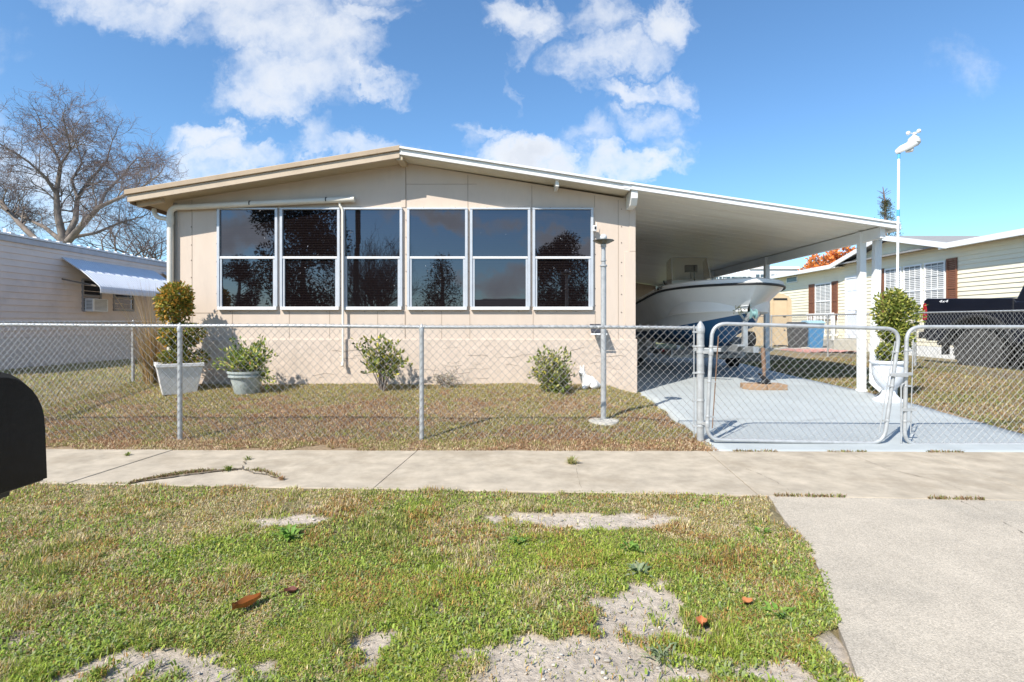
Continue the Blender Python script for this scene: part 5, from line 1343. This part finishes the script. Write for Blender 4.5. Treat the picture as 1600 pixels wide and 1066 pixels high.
# ------------------------------------------------------------------ far building
fbd = thing('white_building', (16, 40, 0), 'flat roofed white building with square windows far behind the boat', 'building')
mb = MB(); mb.box((12.5,40,0),(17.6,48,4.75)); mb.box((17.6,40.4,0),(21.2,48,5.35)); mb.build('wall', M['building'], fbd)
mb = MB(); mb.box((12.4,39.9,4.75),(17.6,48.1,4.95)); mb.box((17.61,40.3,5.35),(21.3,48.1,5.55)); mb.build('roof', M['building'], fbd)
for (a, b, y0_, y1_) in ((1120,1125,432,442),(1126,1130,432,442),(1136,1147,428,441),(1161,1172,431,440),(1181,1193,429,436),(1205,1216,429,438)):
    Yb = 40.0 if a < 1170 else 40.4; q0 = P(a, y1_, Yb); q1 = P(b, y0_, Yb)
    mb = MB(); mb.box((q0[0], Yb-.06, q0[2]), (q1[0], Yb, q1[2])); w = mb.build('window', M['farglass'], fbd)
    mb = MB(); mb.box((q0[0]-.05, Yb-.08, q0[2]-.08), (q1[0]+.05, Yb-.061, q0[2]-.001)); mb.box(((q0[0]+q1[0])/2-.03, Yb-.08, q0[2]), ((q0[0]+q1[0])/2+.03, Yb-.061, q1[2])); mb.build('frame', M['building'], w)

# ------------------------------------------------------------------ trees
def grow(mb, p, d, L, r, depth, maxd, nseg=5, up=.06, wig=.22, kids=4, tips=None):
    pts = [Vector(p)]; d = Vector(d).normalized(); rs = [r]; st = L/nseg
    for i in range(nseg):
        d = (d + Vector((rnd.gauss(0,wig), rnd.gauss(0,wig), rnd.gauss(0,wig)+up))).normalized(); pts.append(pts[-1]+d*st); rs.append(r*(1-.62*(i+1)/nseg))
    n = 7 if depth < 2 else 4 if depth < 4 else 3
    mb[min(depth,len(mb)-1)].tube(pts, rs, n, cap=False)
    if depth >= maxd:
        if tips is not None: tips.append((pts[-1], d)); tips.append((pts[len(pts)//2], d))
        return
    for k in range(kids):
        t = rnd.uniform(.25, 1.0) if k else 1.0; f = t*nseg; i = min(int(f), nseg-1); q = pts[i].lerp(pts[i+1], f-i)
        rr_ = rs[i]*.62 if k else rs[-1]*.95
        a = Vector((rnd.gauss(0,1), rnd.gauss(0,1), rnd.gauss(0,.8))); dd = (pts[i+1]-pts[i]).normalized(); a = (a - dd*a.dot(dd)).normalized()
        nd = (dd*rnd.uniform(.7,1.1) + a*rnd.uniform(.5,1.0)).normalized()
        grow(mb, q, nd, L*rnd.uniform(.5,.75), max(rr_, .006), depth+1, maxd, nseg, up, wig, kids, tips)
def limb(mb, pxs, Yb, r0, r1, depthv=0.0):
    pts = []
    for i, (x, y) in enumerate(pxs):
        q_ = P(x, y, Yb); s_ = 1+depthv*i/len(pxs)/Yb; pts.append(Vector((q_[0]*s_, Yb*s_, CH+(q_[2]-CH)*s_)))
    rs = [r0+(r1-r0)*i/(len(pts)-1) for i in range(len(pts))]; mb.tube(pts, rs, 8, cap=False)
    return pts, rs
bt = thing('bare_tree', P(100, 507, 26)[:2]+(0.3,), 'broad leafless tree rising behind the lavender home', 'tree')
tb, l1, l2 = MB(), MB(), MB()
base = Vector(P(100, 378, 26)); tb.tube([(base.x-.1, 26, -.1), (base.x, 26, 2.5), base], [.36,.29,.26], 10, cap=False)
LIMBS = [([(100,380),(90,330),(88,290),(95,240),(80,205)], .30,.07,0),([(100,380),(118,338),(121,300),(140,268),(165,238)], .26,.06,1.5),
  ([(104,380),(130,346),(155,316),(190,298),(226,278)], .27,.06,-1.5),([(98,378),(70,352),(40,336),(10,322)], .2,.06,2),
  ([(88,292),(70,262),(45,236),(12,212)], .13,.05,-2),([(60,378),(30,345),(0,305),(-40,270)], .24,.07,1),([(121,300),(112,268),(128,238),(120,205)], .12,.05,2),
  ([(155,316),(165,290),(190,262),(205,240)], .13,.05,2.5),([(112,370),(150,362),(185,345),(215,335)], .14,.05,3),([(95,240),(110,215),(105,185)], .09,.04,-2),([(12,322),(-20,290),(-50,240)], .1,.04,1)]
for pxs, r0, r1, dv in LIMBS:
    pxs = [(x, 380+(y-380)*.88) for x, y in pxs]; pts, rs = limb(tb, pxs, 26, r0*.60, r1*.6, dv)
    for k in range(11):
        f = rnd.uniform(.8, len(pts)-1); i = min(int(f), len(pts)-2); q_ = pts[i].lerp(pts[i+1], f-i); dd = (pts[i+1]-pts[i]).normalized()
        a = Vector((rnd.gauss(0,1), rnd.gauss(0,1), rnd.gauss(.2,.8))); a = (a-dd*a.dot(dd)).normalized()
        grow([l1,l1,l2], q_, dd*.8+a*.8, rnd.uniform(.9,1.6), max(.022, rs[i]*.30), 0, 3, 5, .01, .26, 5)
    grow([l1,l1,l2], pts[-1], pts[-1]-pts[-2], 1.4, r1*.7, 0, 3, 5, .05, .24, 5)
tb.build('trunk', M['bark'], bt, smooth=True); l1.build('limb', M['bark'], bt); l2.build('crown', M['twig'], bt)
for (bx, Yb, hgt, lab) in ((190, 31, 8.6, 'smaller leafless tree just left of the beige roof edge, behind the broad leafless tree'), (243, 33, 8.2, 'leafless tree half hidden behind the left corner pipe of the beige home')):
    t = thing('bare_tree', P(bx, 507, Yb)[:2]+(0.3,), lab, 'tree'); a1, a2, a3 = MB(), MB(), MB()
    b0_ = Vector(P(bx, 507, Yb)); b0_.z = 0
    a1.tube([b0_, b0_+Vector((.1,0,2)), b0_+Vector((0,0,hgt*.5))], [.28,.22,.18], 8, cap=False)
    for k in range(6):
        a = k*1.05+rnd.random(); grow([a1,a2,a3], b0_+Vector((0,0,hgt*rnd.uniform(.35,.5))), (math.cos(a)*.7, math.sin(a)*.7, 1), hgt*.34, .085, 1, 4, 5, .08, .2, 4)
    a1.build('trunk', M['bark'], t); a2.build('limb', M['bark'], t); a3.build('crown', M['twig'], t)
# orange tree behind the cream house
ot = thing('autumn_tree', P(1303, 507, 36)[:2]+(0,), 'tree with rust orange leaves showing above the cream house eave', 'tree')
mb = MB(); c = P(1303, 412, 36); mb.tube([(c[0],36,0),(c[0],36,c[2]-.5)], [.2,.12], 8)
for k in range(12): mb.tube([(c[0],36,c[2]-1.5), (c[0]+rnd.uniform(-1.4,1.4), 36+rnd.uniform(-1,1), c[2]+rnd.uniform(-.2,.7))], .04, 5)
mb.build('trunk', M['bark'], ot); mb = MB()
for k in range(44):
    cc_ = (c[0]+rnd.uniform(-1.45,1.45), 36+rnd.gauss(0,.7), c[2]+rnd.uniform(-1.3,.42)); cc_ = (cc_[0], cc_[1], cc_[2] + .35*(1-abs(cc_[0]-c[0])/1.4)); clump(mb, cc_, (.42,.42,.46), 190, .19, .12, [(.45,.13,.03),(.55,.20,.05),(.30,.09,.03),(.40,.20,.07)], None, .2, .3, 2)
mb.build('crown', M['leaf'], ot)
np_ = thing('conifer_tree', P(1385, 507, 46)[:2]+(0,), 'slim dark conifer with a bare spike above the carport corner', 'tree')
c = P(1385, 507, 46); zt_ = P(1380, 292, 46)[2]; zc_ = P(1385, 316, 46)[2]; mb = MB(); mb.tube([(c[0],46,0),(c[0]-.1,46,zc_),(c[0]-.3,46,zt_)], [.25,.08,.03], 7)
for k in range(34):
    z = zc_-.4+rnd.random()*(zt_-zc_); a = rnd.uniform(0,6.28); mb.tube([(c[0]-.2,46,z),(c[0]-.2+math.cos(a)*.5,46+math.sin(a)*.5,z+.25)], .014, 4)
mb.build('trunk', M['twig'], np_); mb = MB()
for k in range(70):
    z = 3+rnd.random()**.6*(zc_-3); R0 = .25+ .95*min(1,(zc_-z)/3.0); a = rnd.uniform(0,6.28); p1 = np.array([c[0]+math.cos(a)*R0, 46+math.sin(a)*R0, z+.25])
    C = np.array([c[0],46,z])+(p1-np.array([c[0],46,z]))*rng.random((60,1)) + rng.standard_normal((60,3))*.09; leaves(mb, C, np.tile((p1-np.array([c[0],46,z]))/R0, (60,1)), .16, .045, pickcol(60, [(.05,.06,.03),(.085,.085,.045),(.12,.11,.06)]), .5)
mb.build('crown', M['leaf'], np_)

# ------------------------------------------------------------------ across the street, seen in the window panes
def RP(px, py, d): D = 2*YF + d; return ((px-CX)/F*D, -d, CH+(CY-py)/F*D)
def leaftree(name, px, pytop, halfpx, pylow, d, n, cols, label, L=.28, lumps=16, cone=False):
    c = RP(px, 507, d); top = RP(px, pytop, d)[2]; low = RP(px, pylow, d)[2]; R0 = halfpx/F*(2*YF+d)
    t = thing(name, (c[0], c[1], 0), label, 'tree'); mb = MB(); mb.tube([(c[0],c[1],-.1),(c[0],c[1],low+.5),(c[0]+.1,c[1],top-.6)], [.28,.2,.05], 8)
    ml = MB()
    for k in range(lumps):
        u = rnd.random(); z = low+(top-low)*u; rr_ = R0*((1-u)**.8 if cone else math.sqrt(max(.05,1-(2*u-1)**2)))
        a = rnd.uniform(0,6.28); q_ = (c[0]+math.cos(a)*rr_*.7, c[1]+math.sin(a)*rr_*.7, z); mb.tube([(c[0],c[1],max(low,z-.8)), q_], .035, 5)
        clump(ml, q_, (R0*.38,)*3, n//lumps, L, L*.5, cols, None, .25, .2, 3)
    mb.build('trunk', M['bark'], t); ml.build('crown', M['leaf'], t)
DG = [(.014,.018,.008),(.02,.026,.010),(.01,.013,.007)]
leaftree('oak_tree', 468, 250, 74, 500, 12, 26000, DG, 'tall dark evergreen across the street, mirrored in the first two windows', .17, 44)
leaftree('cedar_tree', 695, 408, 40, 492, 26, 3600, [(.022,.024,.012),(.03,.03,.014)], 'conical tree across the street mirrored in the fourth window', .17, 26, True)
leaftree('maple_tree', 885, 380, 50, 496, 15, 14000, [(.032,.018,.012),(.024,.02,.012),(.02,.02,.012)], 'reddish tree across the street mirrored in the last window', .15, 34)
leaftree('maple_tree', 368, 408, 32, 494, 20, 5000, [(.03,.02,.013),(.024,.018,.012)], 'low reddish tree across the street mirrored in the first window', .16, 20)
t = thing('bare_tree', RP(595, 507, 14)[:2]+(0,), 'leafless tree across the street mirrored in the third window', 'tree'); a1, a2 = MB(), MB(); b0_ = Vector(RP(595,507,14)); b0_.z = 0
a1.tube([b0_, b0_+Vector((0,0,1.6))], [.16,.13], 8)
for k in range(15): a = k*.7; grow([a1,a2,a2], b0_+Vector((0,0,1.2)), (math.cos(a)*rnd.uniform(.3,.95), math.sin(a)*.75, 1), rnd.uniform(2.0,3.1), .08, 0, 3, 5, .1, .15, 6)
a1.build('trunk', M['bark'], t); a2.build('crown', M['twig'], t)
up_ = thing('utility_pole', RP(563, 507, 9.5)[:2]+(0,), 'wooden utility pole across the street mirrored in the third window', 'utility pole'); c = RP(563, 507, 9.5)
mb = MB(); mb.tube([(c[0],c[1],-.2),(c[0],c[1],9)], [.15,.11], 10); mb.build('pole', M['woodpole'], up_); mb = MB(); mb.beam((c[0]-1.1,c[1],8.4),(c[0]+1.1,c[1],8.4),.1,.12); mb.build('crossarm', M['woodpole'], up_)
ml = MB()
for k in range(150):
    x = rnd.uniform(-27, 22); zt_ = 1.3 + 1.7*fbm(np.array([x]), np.array([0.]), .16, 4, 44)[0] + rnd.uniform(-.3,.3)
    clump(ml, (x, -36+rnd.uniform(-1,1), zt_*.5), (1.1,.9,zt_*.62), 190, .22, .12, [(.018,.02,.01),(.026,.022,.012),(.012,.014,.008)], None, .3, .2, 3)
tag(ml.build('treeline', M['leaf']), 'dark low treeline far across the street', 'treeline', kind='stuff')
hs = thing('facing_house', (0, -26, 0), 'low house across the street mirrored in the fifth window', 'house'); a = RP(735,507,24); b = RP(1000,507,24); zt_ = RP(800,470,24)[2]
mb = MB(); mb.box((a[0],-34,0),(b[0],-24,zt_-.7)); mb.build('wall', M['soffit'], hs); mb = MB(); mb.prism([(-35,zt_-.7),(-29,zt_+.3),(-23.4,zt_-.75),(-23.4,zt_-.85),(-35,zt_-.8)], 'x', a[0]-.4, b[0]+.4); mb.build('roof', mat('dark_shingles', (.05,.045,.045), .9), hs, fixn=True)

# ------------------------------------------------------------------ weeds and fallen leaves
def tuft(x, y, n, L, W, cols, label, name='weed_tuft', e=(.3,1.2), z=None):
    z = T(x,y) if z is None else z; t = MB()
    V = []; F_ = []; C = []
    for k in range(n):
        a = rnd.uniform(0,6.283); el = rnd.uniform(*e); l = L*rnd.uniform(.6,1.1); w = W*rnd.uniform(.7,1.2); d = np.array([math.cos(a)*math.cos(el), math.sin(a)*math.cos(el), math.sin(el)]); s_ = np.array([-math.sin(a), math.cos(a), 0]); p0 = np.array([x+rnd.gauss(0,L*.12), y+rnd.gauss(0,L*.12), z-.004])
        mid = p0 + d*l*.55 + np.array([0,0,l*.08]); tip = p0 + d*l*np.array([1,1,.72]); q1 = p0 + d*l*.25
        t.add([p0, q1+s_*w*.32, mid+s_*w*.5, tip, mid-s_*w*.5, q1-s_*w*.32, mid+np.array([0,0,-w*.12]), q1+np.array([0,0,-w*.1])], [(0,1,7),(1,2,6,7),(2,3,6),(3,4,6),(4,5,7,6),(5,0,7)], np.array(rnd.choice(cols))*rnd.uniform(1.1,1.7))
    o = t.build(name, M['leaf']); V_ = o.data
    c0 = Vector((x,y,z))
    for v in V_.vertices: v.co -= c0
    o.location = c0
    return tag(o, label, 'weed')
GW = [(.10,.19,.03),(.15,.24,.045),(.08,.145,.03)]
for (px, py, n, L, W, lab) in ((450,842,26,.11,.028,'bright green broadleaf weed below the pale sand strip on the verge'),(985,858,20,.08,.022,'small green rosette weed under the right end of the bare sand strip'),
    (1190,832,18,.07,.02,'light green leafy weed near the top corner of the driveway edge'),(1215,962,16,.085,.022,'flat pale green weed beside the round orange leaf'),(1000,895,22,.09,.022,'grey green rosette weed in the middle of the verge'),(1035,1025,34,.09,.010,'spiky grey green grass weed on the sand at the bottom of the picture'),(810,852,22,.075,.024,'green broadleaf weed below the stones of the sand strip')):
    x, y = gp(px, py); tuft(x, y, n, L, W, GW if 'grey' not in lab else [(.15,.19,.10),(.12,.16,.08),(.2,.22,.13)], lab, 'broadleaf_weed', (.15,.9))
for (px, py, n, L, lab) in ((893,727,80,.11,'tall tan weed tuft growing in the sidewalk joint below the lamp post'),(357,737,70,.07,'green moss-like tuft in the crack of the sidewalk'),(200,714,40,.055,'small green tuft at the back edge of the sidewalk near the mailbox'),(387,720,30,.06,'low green tuft where the crack meets the lawn'),(440,752,40,.05,'brown dry tuft on the front edge of the sidewalk')):
    x, y = gp(px, py); cols = [(.17,.2,.05),(.28,.26,.09),(.36,.28,.13)] if 'tan' in lab else [(.25,.13,.07),(.3,.2,.1)] if 'brown' in lab else [(.14,.18,.04),(.2,.22,.05)]
    tuft(x, y, n, L, .008, cols, lab, 'weed_tuft', (.25,1.4), .012)
mb = MB(); XY = []
for k in range(2600):
    if k % 2: x = rnd.uniform(2.05, 5.4); y = float(far_edge(x)) + rnd.gauss(-.012,.012); m = vnoise(x*2.2, 0, 51)
    else: x = rnd.uniform(1.9, 5.0); y = float(near_edge(x)) + rnd.gauss(-.004,.008); m = vnoise(x*2.2, 7, 52)
    if m > .52: XY.append((x, y))
for k in range(1500):
    t = rnd.random(); a = (205,757) if t < .8 else (378,735); b = (378,735) if t < .8 else (440,751); q_ = (t/.8) if t < .8 else (t-.8)/.2
    x, y = gp(a[0]+(b[0]-a[0])*q_, a[1]+(b[1]-a[1])*q_ - 5*math.sin(q_*3.1)); y += rnd.gauss(0,.022)
    if vnoise(x*3, y*3, 53) > .30: XY.append((x, y))
XY = np.array(XY); n = len(XY)
blades('joint_moss', XY[:,0], XY[:,1], .012+.022*rng.random(n), .004+.005*rng.random(n), pal(np.tile([.5,.6,1,.8], (n,1)), [(.16,.2,.05),(.3,.3,.1),(.36,.25,.13),(.25,.15,.09)]), 1.1, 'moss and dry litter in the joints and the crack of the sidewalk', zfun=lambda x, y: np.full(len(x), .014))
def fallen(px, py, L, W, rot, curl, col, label):
    x, y = gp(px, py); z = T(x,y)+.02; mb = MB(); rows = []
    for i in range(9):
        u = i/8; ww = W*math.sin(math.pi*min(1,u*.97+.03))**.7*(1 if u < .75 else .9); row = []
        for j in range(7):
            v = (j/6-.5)*2; X_ = (u-.5)*L; Y_ = v*ww/2; Z_ = curl*abs(v)**1.5*W*.5 + .15*L*(u-.5)**2*2 + .004*math.sin(9*u+3*v)
            row.append((x+X_*math.cos(rot)-Y_*math.sin(rot), y+X_*math.sin(rot)+Y_*math.cos(rot), z+Z_))
        rows.append(row)
    mb.grid(np.array(rows), np.array(col)); mb.tube([rows[0][3], (rows[0][3][0]-.02*math.cos(rot), rows[0][3][1]-.02*math.sin(rot), z+.005)], .0015, 5, col=np.array(col)*.6)
    o = mb.build('fallen_leaf', M['leafdry'], smooth=True)
    for v in o.data.vertices: v.co -= Vector((x,y,z))
    o.location = (x,y,z); tag(o, label, 'leaf')
fallen(386, 953, .13, .05, .95, 1.2, (.33,.115,.03), 'long curled rust brown leaf lying on the green verge')
fallen(455, 929, .06, .045, .2, .6, (.14,.05,.035), 'dark crumpled brown leaf just behind the long curled leaf')
fallen(1096, 978, .055, .045, 1.3, .8, (.55,.20,.08), 'bright orange leaf at the edge of the bare sand')
fallen(1168, 947, .055, .045, .5, .5, (.50,.20,.08), 'round orange leaf in green grass near the driveway')
fallen(1378, 912, .05, .008, .1, .1, (.16,.12,.07), 'thin brown twig-like leaf lying on the concrete driveway')

# ------------------------------------------------------------------ sun, sky, camera
sv = Vector((.8, 1.0, -1.28)).normalized()
sl = bpy.data.lights.new('sun', 'SUN'); sl.energy = 5.0; sl.angle = math.radians(.53); sl.color = (1.0, .945, .86)
so_ = bpy.data.objects.new('sun', sl); COL.objects.link(so_); so_.rotation_euler = sv.to_track_quat('-Z', 'Y').to_euler(); so_.location = (-20,-25,40)
elev = math.asin(-sv.z); az = math.atan2(-sv.x, -sv.y)
W_ = bpy.data.worlds.new('World'); S.world = W_; W_.use_nodes = True
nt = W_.node_tree; N = nt.nodes; L = nt.links; bg = N['Background']
sky = N.new('ShaderNodeTexSky'); sky.sky_type = 'NISHITA'; sky.sun_disc = False; sky.sun_elevation = elev; sky.sun_rotation = az % (2*math.pi)
sky.air_density = 1.0; sky.dust_density = .25; sky.ozone_density = 3.0
STR = .115; bg.inputs['Strength'].default_value = STR
tc = N.new('ShaderNodeTexCoord'); sep = N.new('ShaderNodeSeparateXYZ'); L.new(tc.outputs['Generated'], sep.inputs[0])
def math_(op, a, b=None, c=None, clamp=False):
    n = N.new('ShaderNodeMath'); n.operation = op; n.use_clamp = clamp
    for i, x in enumerate((a, b, c)):
        if x is None: continue
        if isinstance(x, (int, float)): n.inputs[i].default_value = x
        else: L.new(x, n.inputs[i])
    return n.outputs[0]
ay = math_('MAXIMUM', math_('ABSOLUTE', sep.outputs['Y']), .03)
u = math_('DIVIDE', sep.outputs['X'], ay); v = math_('DIVIDE', sep.outputs['Z'], ay)
cmb = N.new('ShaderNodeCombineXYZ'); L.new(u, cmb.inputs[0]); L.new(v, cmb.inputs[1])
# noise warps the outlines of the cloud masses
def noise(scale, det=7, rough=.6, off=(0,0,0), vec=None):
    mp = N.new('ShaderNodeMapping'); mp.inputs['Location'].default_value = off; L.new(vec or cmb.outputs[0], mp.inputs[0])
    n = N.new('ShaderNodeTexNoise'); n.inputs['Scale'].default_value = scale; n.inputs['Detail'].default_value = det; n.inputs['Roughness'].default_value = rough
    L.new(mp.outputs[0], n.inputs['Vector']); return n
plain = cmb.outputs[0]
def warp(vec, scale, amt, off):
    n = noise(scale, 5, .6, off, vec); sb = N.new('ShaderNodeVectorMath'); sb.operation = 'SUBTRACT'; L.new(n.outputs['Color'], sb.inputs[0]); sb.inputs[1].default_value = (.5,.5,.5)
    sc_ = N.new('ShaderNodeVectorMath'); sc_.operation = 'SCALE'; L.new(sb.outputs[0], sc_.inputs[0]); sc_.inputs['Scale'].default_value = amt
    ad = N.new('ShaderNodeVectorMath'); ad.operation = 'ADD'; L.new(vec, ad.inputs[0]); L.new(sc_.outputs[0], ad.inputs[1]); return ad.outputs[0]
warped = warp(warp(warp(plain, 6, .20, (1,5,0)), 20, .07, (2,8,0)), 60, .02, (4,4,0))
nA = noise(5.5, 8, .62); nB = noise(17, 6, .6, (3,1,0))
def blobs(lst):
    out = None
    for (cx, cy, rx, ry, st) in lst:
        mp = N.new('ShaderNodeMapping'); mp.vector_type = 'TEXTURE'
        mp.inputs['Location'].default_value = ((cx-CX)/F, (CY-cy)/F, 0); mp.inputs['Scale'].default_value = (rx/F, ry/F, 1)
        L.new(warped, mp.inputs[0])
        dt = N.new('ShaderNodeVectorMath'); dt.operation = 'DOT_PRODUCT'; L.new(mp.outputs[0], dt.inputs[0]); L.new(mp.outputs[0], dt.inputs[1])
        val = math_('MULTIPLY', math_('SUBTRACT', 1.0, dt.outputs['Value']), st)
        out = val if out is None else math_('MAXIMUM', out, val)
    return math_('MAXIMUM', out, -1.2)
FRONT = [(330,10,230,50,1.0),(420,50,170,60,1.1),(500,60,110,70,1.1),(470,115,130,55,1.1),(415,150,95,40,1.0),(570,128,75,22,.8),(200,-10,150,35,.75),(560,10,80,30,.8),(400,-60,320,70,1.1),
  (322,216,66,28,1.2),(350,250,95,34,.9),(320,278,120,32,.6),(500,205,50,44,.6),(560,232,110,30,.85),
  (805,20,78,36,1.0),(822,62,30,26,.5),(945,72,85,42,.95),(925,22,60,42,.8),(1042,35,56,44,1.0),(1010,78,60,30,.7),(920,110,36,36,.7),
  (985,138,70,22,.8),(1062,140,42,36,.8),(915,215,70,34,.62),(1010,192,66,32,.75),(1045,222,40,18,.45),(820,240,88,40,1.6),(870,262,60,24,1.3),(985,255,95,36,1.3),(762,203,40,18,.8),(735,225,14,40,.35),(798,130,10,42,.25),(60,300,280,120,.62),(-60,150,90,200,.3),(1480,120,60,40,.16)]
BACK = [(372,352,60,36,1.7),(345,375,60,22,.6),(700,342,80,28,1.5),(790,336,60,18,1.0),(890,380,80,32,1.6),(770,456,85,28,1.5),(620,345,30,25,.7),(520,420,60,30,.4),(900,340,60,14,.3),(330,470,90,30,.5),(1100,300,200,90,.8),(200,250,200,80,.8),(600,100,300,120,.7),(1000,-100,300,200,.7)]
front = math_('GREATER_THAN', sep.outputs['Y'], 0)
mixd = N.new('ShaderNodeMix'); mixd.data_type = 'FLOAT'; L.new(front, mixd.inputs['Factor']); L.new(blobs(BACK), mixd.inputs['A']); L.new(blobs(FRONT), mixd.inputs['B'])
d = math_('ADD', mixd.outputs['Result'], math_('MULTIPLY', math_('SUBTRACT', nA.outputs['Fac'], .5), 2.3))
d = math_('ADD', d, math_('MULTIPLY', math_('SUBTRACT', nB.outputs['Fac'], .5), .9))
mr = N.new('ShaderNodeMapRange'); mr.interpolation_type = 'SMOOTHSTEP'; mr.inputs['From Min'].default_value = -.12; mr.inputs['From Max'].default_value = 1.55; L.new(d, mr.inputs['Value'])
above = N.new('ShaderNodeMapRange'); above.inputs['From Min'].default_value = 0; above.inputs['From Max'].default_value = .05; L.new(sep.outputs['Z'], above.inputs['Value'])
dens = math_('MULTIPLY', math_('MULTIPLY', mr.outputs[0], above.outputs[0]), .93)
# thicker parts of a cloud are a little greyer
sh_ = N.new('ShaderNodeMapRange'); sh_.inputs['From Min'].default_value = .6; sh_.inputs['From Max'].default_value = 1.6; L.new(d, sh_.inputs['Value'])
nC = noise(9, 5, .55, (7,3,0)); shn = math_('MULTIPLY', sh_.outputs[0], math_('MULTIPLY_ADD', nC.outputs['Fac'], 1.2, .25), clamp=True)
ccol = N.new('ShaderNodeMix'); ccol.data_type = 'RGBA'; ccol.inputs['A'].default_value = (.76/STR,.77/STR,.78/STR,1); ccol.inputs['B'].default_value = (.55/STR,.58/STR,.63/STR,1); L.new(shn, ccol.inputs['Factor'])
mxs = N.new('ShaderNodeMix'); mxs.data_type = 'RGBA'; L.new(dens, mxs.inputs['Factor']); tint = N.new('ShaderNodeMix'); tint.data_type = 'RGBA'; tint.blend_type = 'MULTIPLY'; tint.inputs['Factor'].default_value = 1; tint.inputs['B'].default_value = (.84,1.10,1.24,1); L.new(sky.outputs[0], tint.inputs['A']); L.new(tint.outputs['Result'], mxs.inputs['A']); L.new(ccol.outputs['Result'], mxs.inputs['B'])
L.new(mxs.outputs['Result'], bg.inputs['Color'])

cam = bpy.data.cameras.new('camera'); co = bpy.data.objects.new('camera', cam); COL.objects.link(co)
co.location = (0,0,CH); co.rotation_euler = (math.radians(90),0,0)
cam.sensor_width = 36; cam.lens = F/1600*36; cam.shift_y = -(533-CY)/1600; cam.clip_start = .05; cam.clip_end = 4000
S.camera = co
S.view_settings.view_transform = 'Standard'; S.view_settings.look = 'None'; S.view_settings.gamma = 1; S.view_settings.exposure = .53
S.cycles.max_bounces = 8; S.cycles.diffuse_bounces = 4; S.cycles.transparent_max_bounces = 12
S.cycles.use_denoising = True
